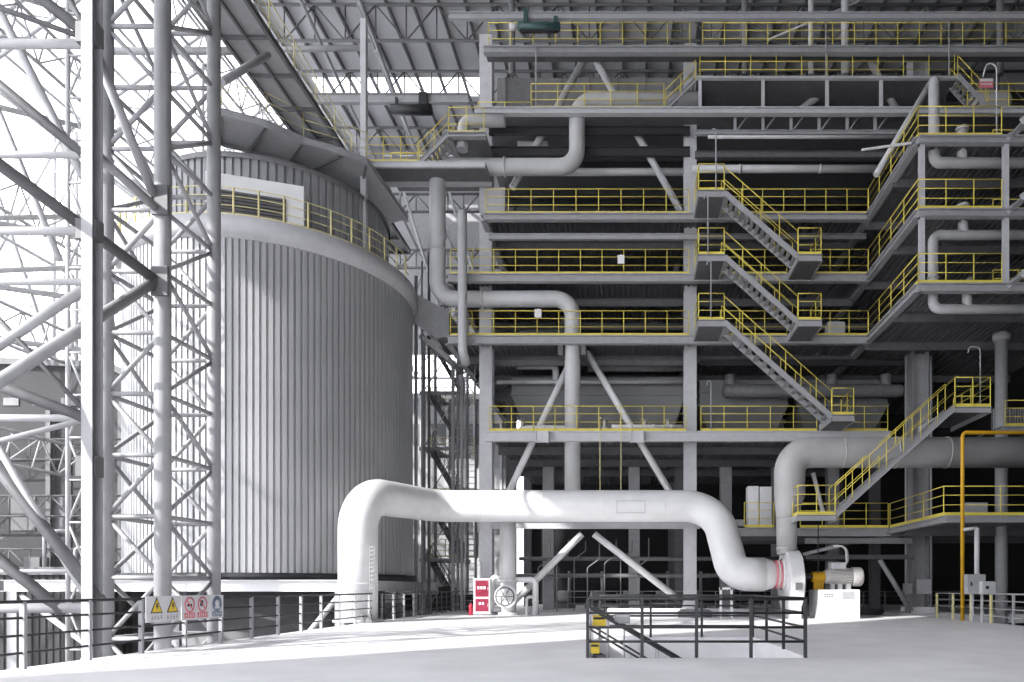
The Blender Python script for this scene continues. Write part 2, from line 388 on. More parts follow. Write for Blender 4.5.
# ================================================================== TANK
TC = V((-18.83, 37.77, 0)); TR, TZ0, TZ1 = 6.9, 2.1, 17.0
tank = thing('storage_tank', 'huge round tank clad in vertical ribbed grey sheeting', 'tank', (TC.x, TC.y, 1.3))
nr = 156; prof = []
for i in range(nr):
    a = 2*PI*i/nr; s = 2*PI/nr
    prof += [(a, TR), (a+s*.62, TR), (a+s*.70, TR-.10), (a+s*.92, TR-.10)]
vs = [TC + V((r*math.cos(a), r*math.sin(a), z)) for z in (TZ0, TZ1) for a, r in prof]; k_ = len(prof)
MB().add(vs, [(i, (i+1) % k_, k_+(i+1) % k_, k_+i) for i in range(k_)]).build('ribbed_shell', 'tank', tank)
MB().lathe([(TR-.1, 1.78), (TR+.22, 1.78), (TR+.22, 2.1), (TR-.1, 2.1)], TC, n=96).build('base_ring', 'black', tank)
MB().lathe([(TR-.3, TZ1-.06), (TR+.1, TZ1-.06), (TR+.1, TZ1+.02), (TR+.24, TZ1+.02), (TR+.24, TZ1+.85), (TR+.05, TZ1+.85), (5.0, TZ1+.8)], TC, n=96).build('rim_band', 'light', tank)
DZ0, DZ1, DRr = TZ1+.8, 21.3, 5.6
nr2 = 96; prof = []
for i in range(nr2):
    a = 2*PI*i/nr2; s = 2*PI/nr2
    prof += [(a, DRr), (a+s*.66, DRr), (a+s*.74, DRr-.1), (a+s*.93, DRr-.1)]
vs = [TC + V((r*math.cos(a), r*math.sin(a), z)) for z in (DZ0, DZ1) for a, r in prof]; k_ = len(prof)
MB().add(vs, [(i, (i+1) % k_, k_+(i+1) % k_, k_+i) for i in range(k_)]).build('upper_drum', 'tankdark', tank)
MB().lathe([(DRr+.1, DZ1-.1), (DRr+.1, DZ1+.15), (1.0, DZ1+1.1), (0.02, DZ1+1.15)], TC, n=72).build('drum_roof', 'pipedark', tank)
# rail round the rim
pts = []
for i in range(41):
    a = math.radians(-165 + i*165/40); pts.append(TC + V(((TR+.1)*math.cos(a), (TR+.1)*math.sin(a), TZ1+.85)))
guardrail(pts, 'pale yellow guardrail curving around the top rim of the tank', 1.25, 30, 'railpaint', None, .12, 2, .022, ends=(False, False))
rim = [o for o in COL.objects if o.get('label', '').startswith('pale yellow guardrail curving')][0]
for o in list(rim.children):
    if o.name.startswith('post'): bpy.data.objects.remove(o)
for i in range(1, 40, 2):
    p = pts[i]; MB().tube(p, p + V((0, 0, 1.25)), .045, 8).build('post', 'railpaint', rim)
# white shelter on the rim
a0 = math.radians(-72); ex = V((-math.sin(a0), math.cos(a0), 0)); er = V((math.cos(a0), math.sin(a0), 0))
bc = TC + er*6.05 + V((0, 0, TZ1+.85))
box = thing('rooftop_enclosure', 'white box enclosure with a dark louvred front on the tank rim', 'enclosure', bc)
def obx(mb, c, hx, hy, z0, z1):
    q = [c - ex*hx - er*hy, c + ex*hx - er*hy, c + ex*hx + er*hy, c - ex*hx + er*hy]
    return mb.prism([p + V((0, 0, z0)) for p in q], (0, 0, z1-z0))
obx(MB(), bc, 2.0, .36, 0, 2.1).build('casing', 'white', box, .02)
obx(MB(), bc + er*.38 - ex*.25, 1.5, .03, .1, 1.35).build('louvre_panel', 'mid', box)
mb = MB()
for k in range(8): obx(mb, bc + er*.42 - ex*.25, 1.48, .015, .16+k*.15, .21+k*.15)
mb.build('louvre_slats', 'dark', box)
# tank supports
su = thing('tank_support_frame', 'white steel beam frame carrying the big ribbed tank', 'frame', (TC.x, 30.0, -6))
MB().ibeam((-27, 30.3, 1.52), (-12.15, 30.3, 1.52), .4, .5).build('edge_beam', 'white', su)
MB().ibeam((-12.35, 30.3, 1.52), (-12.35, 45, 1.52), .4, .5).build('edge_beam', 'white', su)
for k in range(5): MB().ibeam((-25+k*2.6, 30.3, 1.52), (-25+k*2.6, 45, 1.52), .3, .5).build('cross_beam', 'mid', su)
for x in (-26.5, -19.5, -12.4): MB().ibeam((x, 30.3, -6), (x, 30.3, 1.28), .42, .42).build('post', 'steel', su)
MB().tube((-12.5, 30.3, 1.1), (-16, 30.3, -3.2), .12).build('brace', 'light', su); MB().tube((-26.3, 30.3, 1.1), (-20.5, 30.3, -3.2), .12).build('brace', 'light', su)
single(MB().lathe([(5.4, -6), (5.4, 1.27), (5.0, 1.27)], TC, n=48), 'tank_pedestal', 'mid', 'grey round pedestal in shade below the big tank', 'pedestal')

# ================================================================== LEFT TOWER, H COLUMN AND TUBES
LX0, LX1, LY0, LY1 = -12.68, -11.3, 17.0, 19.1
tw = thing('lattice_tower', 'tall four-legged lattice tower of round tubes in front of the tank', 'tower', (LX1, LY0, -6))
for x, y, r in ((LX1, LY0, .185), (LX1, LY1, .17), (LX0, LY0, .17), (LX0, LY1, .17)):
    MB().tube((x, y, -6), (x, y, 20), r, 16).build('leg', 'steel', tw)
zs = [1.42 + (588-455)/41.2 + 1.487*(k-7) for k in range(19)]
for i, z in enumerate(zs):
    if z < -5.8: continue
    for (a, b) in (((LX0, LY0), (LX1, LY0)), ((LX1, LY0), (LX1, LY1)), ((LX0, LY1), (LX1, LY1)), ((LX0, LY0), (LX0, LY1))):
        MB().tube((*a, z), (*b, z), .058, 8).build('strut', 'steel', tw)
        if i+1 < len(zs):
            z2 = zs[i+1]
            if (i + (a == (LX0, LY1) or b == (LX0, LY1))) % 2 == 0: MB().tube((*a, z), (*b, z2), .055, 8).build('diagonal', 'steel', tw)
            else: MB().tube((*a, z2), (*b, z), .055, 8).build('diagonal', 'steel', tw)
        elif False: pass
single_col = thing('steel_column', 'thick square-edged H column just outside the left deck rail', 'column', (-11.3, 14.75, -6))
mb = MB().box((-11.33, 14.5, -6), (-11.1, 14.525, 18)).box((-11.33, 14.775, -6), (-11.1, 14.8, 18)).box((-11.33, 14.525, -6), (-11.31, 14.775, 18))
mb.build('shaft', 'steel', single_col)
for zz in (13.0, 8.9, 3.95): 
    MB().box((-11.5, 14.56, zz-.2), (-11.08, 14.8, zz+.22)).build('joint_plate', 'mid', single_col)
Y1 = 14.8
def tube2(p, q, r, Ya, Yb, label, m='steel', ext=True):
    a, b = at(*p, Ya), at(*q, Yb)
    if ext: a = a + (a-b).normalized()*2.3
    o = MB().tube(a, b, r, 14).build('frame_tube', m); tag(o, label, 'tube', 'thick tubes left of the H column')
T = [((0,44),(84,44),.095,'light','topmost level white tube meeting the H column'),
     ((0,155),(84,155),.07,'light','level slim grey tube at the second joint of the H column'),
     ((0,231),(84,231),.085,'light','level white tube halfway up the H column'),
     ((0,282),(84,282),.07,'pale','level pale thin tube below the halfway white one'),
     ((0,418),(84,418),.075,'light','level white tube at the lower joint of the H column'),
     ((0,608),(90,608),.11,'steel','lowest level grey tube seen through the deck rail'),
     ((0,571),(84,571),.04,'light','thin level tube just above the deck rail by the H column'),
     ((0,85),(84,155),.10,'mid','dark slanted tube falling towards the second joint'),
     ((0,345),(84,289),.10,'steel','grey slanted tube rising to the middle of the H column'),
     ((0,320),(86,412),.05,'mid','thin dark slanted tube falling to the lower joint'),
     ((0,386),(90,420),.12,'mid','thick dark tube falling gently to the lower joint'),
     ((0,441),(84,420),.06,'steel','thin grey tube rising gently to the lower joint'),
     ((0,450),(84,592),.075,'light','pale steep tube running down to the foot of the H column'),
     ((0,470),(100,600),.12,'mid','thick dark steep tube near the foot of the H column'),
     ((0,560),(64,612),.12,'mid','lowest thick dark tube sloping behind the deck rail'),
     ((0,8),(84,38),.055,'mid','thin dark tube falling gently to the topmost joint')]
for p, q, r, m, l in T: tube2(p, q, r, Y1, Y1, l, m)
tube2((0,165),(157,281),.12, 13.6, 16.85, 'long dark tube crossing behind the H column to the tower leg', 'mid')
tube2((0,381),(157,280),.12, 13.6, 16.85, 'long grey tube rising past the H column to the tower leg', 'steel')
tube2((38,-4),(86,34),.12, Y1, Y1, 'dark tube dropping to the topmost joint from above', 'mid')
tube2((95,50),(154,196),.10, 14.9, 16.8, 'slanted grey tube from topmost joint down to the tower leg', 'steel', False)
tube2((92,150),(156,208),.10, 14.9, 16.8, 'grey tube slanting from second joint to the tower leg', 'steel', False)
tube2((0,12),(84,178),.13, 22, 22, 'blurred pale steep tube behind the level ones', 'light')
tube2((0,115),(60,260),.10, 24, 24, 'pale steep tube farther back on the left', 'light')
tube2((70,0),(86,30),.06, Y1, Y1, 'short thin tube dropping into the topmost joint', 'mid', False)
for k, (px, py) in enumerate(((160, 200), (160, 281))):
    c = at(px, py, 16.78); o = MB().box((c.x-.2, c.y-.04, c.z-.35), (c.x+.2, c.y+.04, c.z+.35)).box((c.x-.26, c.y-.08, c.z-.12), (c.x-.16, c.y+.08, c.z+.12)).build('gusset_plate', 'mid')
    tag(o, ('upper' if k == 0 else 'lower') + ' grey gusset plate on the tower leg', 'plate', 'gusset plates')
# second left frame line farther back, makes the layered look
for k, (x, y) in enumerate(((-22, 27.5), (-26.5, 35), (-26.4, 43.5), (-30, 52))):
    lattice((x, y, -6 if y < 50 else 14.2), (x, y, 34), (.7, 0, 0), 24, 'pale slender lattice mast, ' + ['nearest the H column', 'second from the H column', 'third from the H column', 'farthest left of the tank'][k], .085, .045, 'pale', 'lattice_mast', 'mast', 'pale lattice masts on the left')
for k, (z, y) in enumerate(((13.0, 33), (15.5, 33), (18.5, 33), (24, 33), (29.5, 33))):
    o = MB().tube((-41, y-6, z), (-26.2, y+2, z+.2), .13, 10).build('tie_tube', 'pale')
    tag(o, ['lowest', 'second lowest', 'middle', 'second highest', 'topmost'][k] + ' pale tie tube spanning left of the tank', 'tube', 'pale tie tubes')
    o = MB().tube((-41, y-6, z), (-26.2, y+2, z+4.5), .12, 10).build('tie_brace', 'pale')
    tag(o, ['lowest', 'second lowest', 'middle', 'second highest', 'topmost'][k] + ' pale slanted tube rising towards the tank', 'tube', 'pale slanted tubes')

# ================================================================== OVERHEAD WALKWAYS BY THE TANK
gx0, gx1, gz = -16.55, -14.6, 24.0
g = thing('overhead_gallery', 'long grey overhead walkway running away above the tank, seen from below', 'walkway', (gx0, 22, gz))
for (ya, yb, nm) in ((20, 37.2, 8), (37.2, 47, 5)):
    for k in range(nm):
        y0 = ya + (yb-ya)*k/nm; y1 = ya + (yb-ya)*(k+1)/nm
        MB().box((gx0, y0+.03, gz), (gx1, y1-.03, gz+.06)).build('floor_panel', 'steel', g)
        MB().ibeam((gx0, y1, gz-.06), (gx1, y1, gz-.06), .1, .2).build('cross_beam', 'mid', g)
for x in (gx0, (gx0+gx1)/2, gx1): MB().ibeam((x, 20, gz-.05), (x, 47, gz-.05), .1 if x not in (gx0, gx1) else .14, .28).build('side_beam', 'mid', g)
guardrail([(gx1, 20, gz+.1), (gx1, 37, gz+.1)], 'pale yellow rail along the right side of the overhead walkway', 1.25, 2.0, 'railpaint', None, 0, 2, .03)
guardrail([(gx0, 20, gz+.1), (gx0, 47, gz+.1)], 'pale yellow rail along the left side of the overhead walkway', 1.25, 2.0, 'railpaint', None, 0, 2, .03)
# polygonal ring walkway above the tank
cw = thing('curved_walkway', 'dark-bellied curved walkway bending round above the tank roof', 'walkway', (-17, 34, 22.4))
ro = [V((x, y, 22.5)) for x, y in ((-18.3, 30.9), (-18.0, 31.0), (-16.4, 31.8), (-15.3, 33.0), (-13.7, 33.9), (-12.9, 34.6))]
ri = [V((x, y, 22.5)) for x, y in ((-19.6, 32.9), (-19.3, 33.0), (-18.2, 33.6), (-16.6, 34.4), (-15.9, 35.2), (-15.7, 40.0))]
ro.append(V((-12.6, 40.0, 22.5))); ri.append(V((-15.0, 41.0, 22.5)))
for k in range(6):
    MB().prism([ro[k], ro[k+1], ri[k+1], ri[k]], (0, 0, .1)).build('floor_panel', 'steel', cw)
    MB().ibeam(ro[k], ro[k+1], .16, .3).build('outer_beam', 'steel', cw); MB().ibeam(ri[k], ri[k+1], .16, .36).build('inner_beam', 'mid', cw)
    MB().ibeam(ro[k], ri[k], .12, .24).build('cross_beam', 'mid', cw)
    if k < 5: guardrail([ro[k]+V((0,0,.2)), ro[k+1]+V((0,0,.2))], 'pale yellow rail on the curved walkway, ' + ['first', 'second', 'third', 'fourth', 'last'][k] + ' stretch from the left', 1.2, 1.3, 'railpaint', 'rails of the curved walkway', 0, 2, .018)
pc = at(364, 270, 36.0)
single(MB().section((pc.x, 36, 17.9), (pc.x, 36, 30.6), [(-.14,-.16),(.14,-.16),(.14,.16),(-.14,.16)], V((0,1,0))).box((pc.x-.25, 35.8, 17.85), (pc.x+.25, 36.2, 17.95)), 'walkway_post', 'light', 'slim light grey post rising from the tank rim past the walkways', 'post')
single(MB().tube((pc.x, 36, 21.2), (pc.x-2.2, 38.5, 23.2), .1, 8), 'walkway_brace', 'light', 'light slanted brace under the walkway beside the slim post', 'brace')
single(MB().tube((gx0-4, 36.2, 29.2), (pc.x, 36, 29.2), .14, 8), 'cross_tube', 'steel', 'level grey tube reaching the top of the slim post', 'tube')
single(MB().tube((-23, 31, 25.2), (gx0, 31, 25.2), .16, 10), 'cross_tube', 'steel', 'level grey tube passing behind the tower to the overhead walkway', 'tube')
single(MB().tube(at(222, 82, 24), at(268, 55, 27), .13, 10), 'cross_tube', 'steel', 'short slanted grey tube under the overhead walkway', 'tube')
# bridge from tank to building
bz = wz(164, 36.5)
br = thing('link_bridge', 'grey bridge beam linking the overhead walkway to the building', 'bridge', (-13, 36.5, bz))
MB().box((-13.9, 36.3, bz-.06), (-7.4, 38, bz)).build('deck_plate', 'mid', br)
MB().ibeam((-13.9, 36.3, bz-.15), (-7.4, 36.3, bz-.15), .16, .3).build('edge_beam', 'light', br)
MB().ibeam((-13.9, 38, bz-.15), (-7.4, 38, bz-.15), .16, .3).build('edge_beam', 'steel', br)
guardrail([(-13.6, 36.4, bz), (wx(418, 36.4), 36.4, bz)], 'yellow guardrail on the link bridge before its short stair', 1.35, 1.0, toe=.16)
lz = wz(134, 36.5)
stair((wx(420, 36.5), 36.4, bz), (wx(449, 36.5), 36.4, lz), (0, 1.1, 0), 8, 'short stair climbing from the link bridge to the upper landing', sth=.25)
lp = platform(wx(449, 36.5), -7.4, 36.4, 38.4, lz, 'small upper landing at the head of the link bridge stair', 'fl', .24, False, em='steel', name='stair_landing')
guardrail([(wx(449, 36.5), 36.45, lz), (-7.5, 36.45, lz)], 'yellow guardrail on the small upper landing above the link bridge', 1.35, .9)
bz2 = wz(176, 39)
platform(-13.2, -8.2, 39, 40.4, bz2, 'lower narrow catwalk behind the link bridge', 'f', .3, False, em='dark', name='catwalk')
guardrail([(-13.2, 39, bz2), (-10.6, 39, bz2)], 'yellow guardrail on the lower narrow catwalk by the tank', 1.3, 1.0)
# hoist beam near the roof
hb = thing('hoist_beam', 'grey runway beam with a dark electric hoist near the far roof', 'hoist', (-18, 45, wz(100, 45)))
MB().ibeam((wx(300, 45), 45, wz(99, 45)), (wx(468, 45), 45, wz(99, 45)), .3, .6).build('runway_beam', 'steel', hb)
MB().tube((wx(392, 45), 44.9, wz(111, 45)), (wx(432, 45), 44.9, wz(111, 45)), .32, 14).build('hoist_drum', 'black', hb)
MB().box((wx(420, 45), 44.7, wz(107, 45)), (wx(428, 45), 45.1, wz(95, 45))).build('trolley', 'dark', hb)
for k in range(2): MB().box((wx(396+k*28, 45), 44.8, wz(106, 45)), (wx(398+k*28, 45), 45, wz(99, 45))).build('hanger', 'dark', hb)

# ================================================================== STAIR TOWER BETWEEN TANK AND BUILDING
sx0, sx1, sy0, sy1 = wx(424, 44), wx(458, 44), 44.0, 46.6
swt = thing('scaffold_tower', 'dark open steel stair tower between the tank and the building', 'stair tower', (sx0, sy0, -6))
for x in (sx0, sx1):
    for y in (sy0, sy1): MB().ibeam((x, y, -6), (x, y, 19.5), .16, .16).build('post', 'steel', swt)
lv = [-.2, 3.3, 6.8, 10.3, 13.8, 17.3]
for i, z in enumerate(lv):
    MB().box((sx0-.3, sy0, z-.08), (sx0+.7, sy1, z)).build('landing_plate', 'steel', swt)
    MB().ibeam((sx0-.3, sy0, z-.12), (sx1+.2, sy0, z-.12), .1, .22).build('frame_beam', 'steel', swt)
    MB().ibeam((sx0-.3, sy1, z-.12), (sx1+.2, sy1, z-.12), .1, .22).build('frame_beam', 'steel', swt)
    MB().tube((sx0, sy0, z), (sx1, sy0, z+3.3), .035, 6).build('diagonal', 'steel', swt)
for i in range(5):
    stair((sx1+.1, sy0+.2, lv[i]), (sx0+.2, sy0+.2, lv[i+1]), (0, 1.0, 0), 12, ['lowest', 'second lowest', 'middle', 'second highest', 'topmost'][i] + ' dark flight in the scaffold stair tower', m='mid', rm='mid', sth=.2, tm='steel', group='flights of the scaffold tower')
dx0, dx1 = wx(453, 43), wx(462, 43)
lt = thing('lattice_mast', 'dark slim lattice mast beside the scaffold stair tower', 'mast', (dx0, 43, 0))
for x in (dx0, dx1): MB().ibeam((x, 43, 0), (x, 43, 15.4), .18, .18).build('leg', 'steel', lt)
for k in range(22): MB().beam((dx0, 43, .4+k*.68), (dx1, 43, .4+k*.68+(.34 if k % 2 else 0)), .06, .06).build('rung', 'steel', lt)
lad = thing('cage_ladder', 'tall ladder with many rungs standing left of the pale facade column', 'ladder', (wx(469, 42), 42, 0))
for px in (465, 475): MB().beam((wx(px, 42), 42, 0), (wx(px, 42), 42, 15), .06, .1).build('stile', 'steel', lad)
for k in range(40): MB().tube((wx(465, 42), 42, .3+k*.37), (wx(475, 42), 42, .3+k*.37), .025, 6).build('rung', 'steel', lad)
for k, (px, y, r, m) in enumerate(((416, 40.6, .10, 'steel'), (422, 40.9, .06, 'steel'), (429, 41.4, .09, 'mid'))):
    single(MB().tube((wx(px, y), y, -6), (wx(px, y), y, 19.5 + k), r, 10), 'standpipe', m, ['thin grey standpipe hugging the right edge of the tank', 'thinnest standpipe of three beside the tank', 'dark standpipe third from the tank edge'][k], 'pipe', 'standpipes beside the tank')
ch = thing('conveyor_chute', 'grey boxed chute sloping behind the elbow pipe beside the tank', 'chute', (-12.6, 39.5, 13))
MB().prism([(wx(414, 40), 40, wz(292, 40)), (wx(449, 40), 40, wz(312, 40)), (wx(449, 40), 40, wz(336, 40)), (wx(436, 40), 40, wz(338, 40)), (wx(414, 40), 40, wz(322, 40))], (0, 3, 0)).build('casing', 'steel', ch)
mb = MB(); c0, c1 = at(424, 338, 40), at(448, 358, 40)
for k in range(14):
    t_ = k/14; mb.tube(c0.lerp(c1, t_) , c0.lerp(c1, t_) + V((0.2, 3, 0)), .14, 6)
mb.build('ribbed_belly', 'steel', ch)
for k in range(5):
    z0, px = 1.2 + 3.4*k, 433
    guardrail([(wx(431, 47), 47, z0+2.3), (wx(474, 47), 47, z0+2.3)], ['lowest', 'second lowest', 'middle', 'second highest', 'topmost'][k] + ' pale rail glimpsed behind the scaffold stair tower', 1.2, 1.0, 'railpaint', 'pale rails behind the scaffold tower', .1, 2, .03)
fb = thing('far_building', 'pale banded building in the bright gap beyond the stair tower', 'building', (-17, 57, -6))
MB().box((-24, 58, -6), (-9.5, 60, 17)).build('wall', 'steel', fb); MB().box((-24.2, 57.8, 17), (-9.3, 60.2, 17.5)).build('roof_edge', 'pale', fb)
for k in range(5): MB().box((-23.5, 57.9, -1.5+k*3.7), (-10, 58, .2+k*3.7)).build('window_band', 'pale' if k % 2 else 'mid', fb)
for k in range(7): MB().box((-23.8+k*2.2, 57.8, -6), (-23.6+k*2.2, 58, 17)).build('pilaster', 'light', fb)
# deck-level rails and a gate in the gap
guardrail([(-10.6, 34.6, 0), (-10.6, 43, 0), (-8.4, 43, 0)], 'dark grey guardrail at the back left corner of the deck', 1.2, 1.1, 'mid', None, 0, 3, .03)
single(MB().box((wx(403, 44), 44, 0), (wx(478, 44), 45, 1.0)).box((wx(440, 44), 43.6, 1.0), (wx(452, 44), 44.6, 1.5)), 'low_cabinet_row', 'dark', 'long dark low cabinet behind the back corner rail', 'cabinet')

# ================================================================== PROCESS BUILDING
YF, YC = 37.4, 39.0
ZM, ZA, Z3, Z2, Z1, Z0, ZB, ZT = 4.7, 9.81, 14.91, 18.20, 21.43, 27.07, 28.67, 30.33
XW, YW = 12.85, 31.0            # wing edge
YB = 58
def xf(px): return wx(px, YF)
# columns
def hcol(x, y, z0, z1, w, label, m='light', base=True, up=V((0,1,0))):
    r = thing('steel_column', label, 'column', (x, y, z0))
    MB().section((x, y, z0), (x, y, z1), [(-w/2,-w/2),(w/2,-w/2),(w/2,-w/2+.05),(.03,-w/2+.05),(.03,w/2-.05),(w/2,w/2-.05),(w/2,w/2),(-w/2,w/2),(-w/2,w/2-.05),(-.03,w/2-.05),(-.03,-w/2+.05),(-w/2,-w/2+.05)], up).build('shaft', m, r)
    if base:
        MB().box((x-w*.75, y-w*.75, z0), (x+w*.75, y+w*.75, z0+.08)).build('base_plate', m, r)
        for s in (-1, 1): MB().prism([(x+s*w*.5, y-w*.2, z0+.08), (x+s*w*.72, y-w*.2, z0+.08), (x+s*w*.5, y-w*.2, z0+.9)], (0, .04, 0)).build('stiffener', m, r)
    return r
hcol(-7.86, YC, 0, 32, .7, 'tall pale facade column nearest the ribbed tank')
hcol(3.45, YC, 0, 31.5, .68, 'tall pale facade column left of the zigzag stairs')
c920 = hcol(16.55, 40, 0, 32, .9, 'grey H column behind the right lower stair, electric boxes on it', 'steel', True, V((1,0,0)))
MB().box((15.9, 39.2, 0), (17.2, 40.8, .35)).build('footing', 'deck', c920)
r = thing('round_column', 'round grey column at the right edge rising behind the jutting mezzanine', 'column', (19.2, 36, -6))
MB().tube((19.2, 36, -6), (19.2, 36, 14.4), .3, 24).build('shaft', 'steel', r); MB().tube((19.2, 36, 14.1), (19.2, 36, 14.5), .42, 24).build('cap_plate', 'steel', r)
# inner columns
for j, y in enumerate((47, 55)):
    for i, x in enumerate((-7.86, 3.45, 16.55)):
        o = MB().ibeam((x, y, 0), (x, y, 32), .6, .6, up=V((0, 1, 0))).build('inner_column', 'mid'); tag(o, 'dark inner steel column deep behind the galleries', 'column', 'inner columns')
for i, x in enumerate((-5.2, 0.4, 6.4, 9.8, 13.4)):
    o = MB().box((x-.36, 45.6, 0), (x+.36, 46.3, 12.2)).box((x-.5, 45.5, 12.2), (x+.5, 46.4, 12.4)).build('square_pier', 'steel'); tag(o, 'square grey pier under the hoppers, ' + ['first', 'second', 'third', 'fourth', 'fifth'][i] + ' from the left', 'pier', 'piers under the hoppers')
# platforms
platform(-7.6, 14.0, YF, YB-2, ZA, 'first broad gallery floor with a pale front beam below the hoppers', 'f', .54, True, (41, 45, 49), em='light')
platform(-9.6, XW, YF, YB-2, Z3, 'second gallery floor, under which the V braces meet', 'fl', .44, True, (40.3, 44, 48, 52))
platform(-9.6, XW, YF, YB-2, Z2, 'third gallery floor up, beside the middle zigzag flight', 'fl', .42, True, (40.3, 44, 48, 52))
platform(-7.7, XW, YF, YB-2, Z1, 'fourth gallery floor up, at the head of the zigzag stairs', 'fl', .36, True, (40.3, 44, 48, 52))
platform(-8.2, 25, YF, YB-6, Z0, 'fifth gallery floor up, below the big grey duct', 'f', .34, False, (42, 46), em='light', jm='dark')
platform(xf(697), xf(957), YF-.1, 41, ZB, 'raised thin catwalk on short posts at the upper right', 'f', .12, False, (), em='light')
platform(xf(484), 30, YF, YF+1.0, ZT, 'topmost gallery floor right under the roof', 'f', .36, False, (), em='steel')
platform(5.9, 14.3, 38.2, 46, ZM, 'low mezzanine floor left of the right lower stair', 'fr', .42, False, (40, 43), em='steel')
platform(14.3, 30, 31.6, 46, ZM, 'low mezzanine floor jutting forward at the right edge', 'fl', .3, True, (36, 42), em='steel', dm='mid')
platform(XW, 24, YW, YB-4, Z3, 'lowest wing platform jutting forward on the right', 'fl', .36, True, (34, 38, 44), em='steel', dm='mid')
platform(XW, 24, YW, YB-4, Z2, 'middle wing platform jutting forward on the right', 'fl', .34, True, (34, 38, 44), em='steel', dm='mid')
platform(XW, 24, YW, YB-4, Z1, 'highest wing platform jutting forward on the right', 'fl', .32, True, (34, 38, 44), em='steel', dm='mid')
platform(xf(985)-.2, 30, 35.4, 44, ZA-.2, 'short right gallery floor behind the top of the lower stair', 'f', .3, False, (), em='steel')
# bare intermediate beams
def fbeam(px0, px1, py, hh, label, m='light', Y=YF+.3, w=.22):
    z = wz(py, Y); return single(MB().ibeam((wx(px0, Y), Y, z), (wx(px1, Y), Y, z), w, hh), 'spandrel_beam', m, label, 'beam', 'bare spandrel beams')
fbeam(489, 700, 237, .3, 'bare grey beam between the third and fourth galleries, left half', 'steel')
fbeam(700, 866, 237, .3, 'bare grey beam between the third and fourth galleries, behind the stairs', 'mid')
fbeam(489, 690, 131, .42, 'dark beam below the fifth gallery, left half', 'dark', YF+.9)
fbeam(489, 690, 152, .5, 'dark beam under the fifth gallery behind the fat pipe', 'dark', YF+1.2)
fbeam(695, 905, 133, .22, 'thin grey beam second below the raised catwalk', 'steel')
fbeam(695, 905, 155, .34, 'grey beam above the long thin pipe at the upper right', 'mid', YF+1)
fbeam(489, 700, 525, .42, 'pale low beam just below the long white pipe', 'light', YC-.3)
fbeam(700, 745, 523, .36, 'short grey low beam left of the mezzanine', 'steel', YC-.3)
fbeam(489, 690, 363, .34, 'grey beam under the second gallery, above the hoppers', 'mid', YC+1)
fbeam(700, 905, 363, .34, 'dark beam under the second gallery, right half', 'dark', YC+1)
fbeam(805, 912, 541, .3, 'grey beam above the fan motor, ending at the H column', 'steel', 38.8)
fbeam(690, 1010, 290, .3, 'dark beam between the second and third galleries', 'dark', YC+.8)
# guardrails of the galleries
GR = 'gallery guardrails'
YR = YF + .06
def grail(x0, x1, z, label, Y=YR, **k): return guardrail([(x0, Y, z), (x1, Y, z)], label, k.pop('h', 1.34), k.pop('sp', 1.15), group=GR, **k)
grail(-7.4, 3.1, ZA, 'yellow guardrail on the first gallery, between the two pale columns', sp=1.2)
grail(3.9, 10.1, ZA, 'yellow guardrail on the first gallery, under the lowest zigzag flight')
grail(11.4, 13.9, ZA, 'yellow guardrail on the first gallery, right of the lowest zigzag landing')
grail(-9.5, 3.25, Z3, 'yellow guardrail on the second gallery, left of the zigzag stairs')
grail(4.95, 8.5, Z3, 'yellow guardrail on the second gallery, behind the zigzag flight')
grail(9.8, XW, Z3, 'yellow guardrail on the second gallery, between stair and wing')
grail(-9.5, 3.25, Z2, 'yellow guardrail on the third gallery, left of the zigzag stairs')
grail(4.95, 8.5, Z2, 'yellow guardrail on the third gallery, behind the zigzag flight')
grail(9.8, XW, Z2, 'yellow guardrail on the third gallery, between stair and wing')
grail(-7.6, 3.25, Z1, 'yellow guardrail on the fourth gallery, left of the zigzag stairs')
grail(4.95, XW, Z1, 'yellow guardrail on the fourth gallery, right of the stair head')
grail(xf(531), xf(664), Z0, 'yellow guardrail on the fifth gallery, in front of the light pipe', sp=1.3)
grail(xf(478), xf(531), Z0, 'low yellow guardrail at the left end of the fifth gallery', h=.35, sp=1.6, nmid=0, toe=0)
grail(xf(968), 24.8, Z0, 'yellow guardrail on the fifth gallery at the right edge', sp=1.2)
grail(xf(700), xf(955), ZB, 'yellow guardrail on the raised catwalk, long upper right run', sp=1.42)
grail(xf(488), xf(690), ZT, 'yellow guardrail on the topmost gallery, left half', sp=1.15, toe=.08, toem='mid')
grail(xf(703), 29.5, ZT, 'yellow guardrail on the topmost gallery, right half', sp=1.15, toe=.08, toem='mid')
grail(xf(700), xf(900), Z0, 'yellow kick rail under the raised catwalk', Y=39.6, h=1.1, sp=2.4, nmid=1)
grail(xf(496), xf(660), Z0+2.0, 'thin yellow rail high behind the light pipe', Y=42, h=1.1, sp=2.6, nmid=1)
grail(6.3, 7.9, ZM, 'yellow mezzanine guardrail in front of the white cabinet', Y=37.9, h=1.35, sp=.8)
grail(9.4, 14.2, ZM, 'yellow mezzanine guardrail behind the lower stair', Y=38.2, h=1.35)
guardrail([(14.3, 38.2, ZM), (14.3, 31.7, ZM), (22, 31.7, ZM)], 'yellow guardrail turning the corner of the jutting mezzanine', 1.33, 2.2, group=GR)
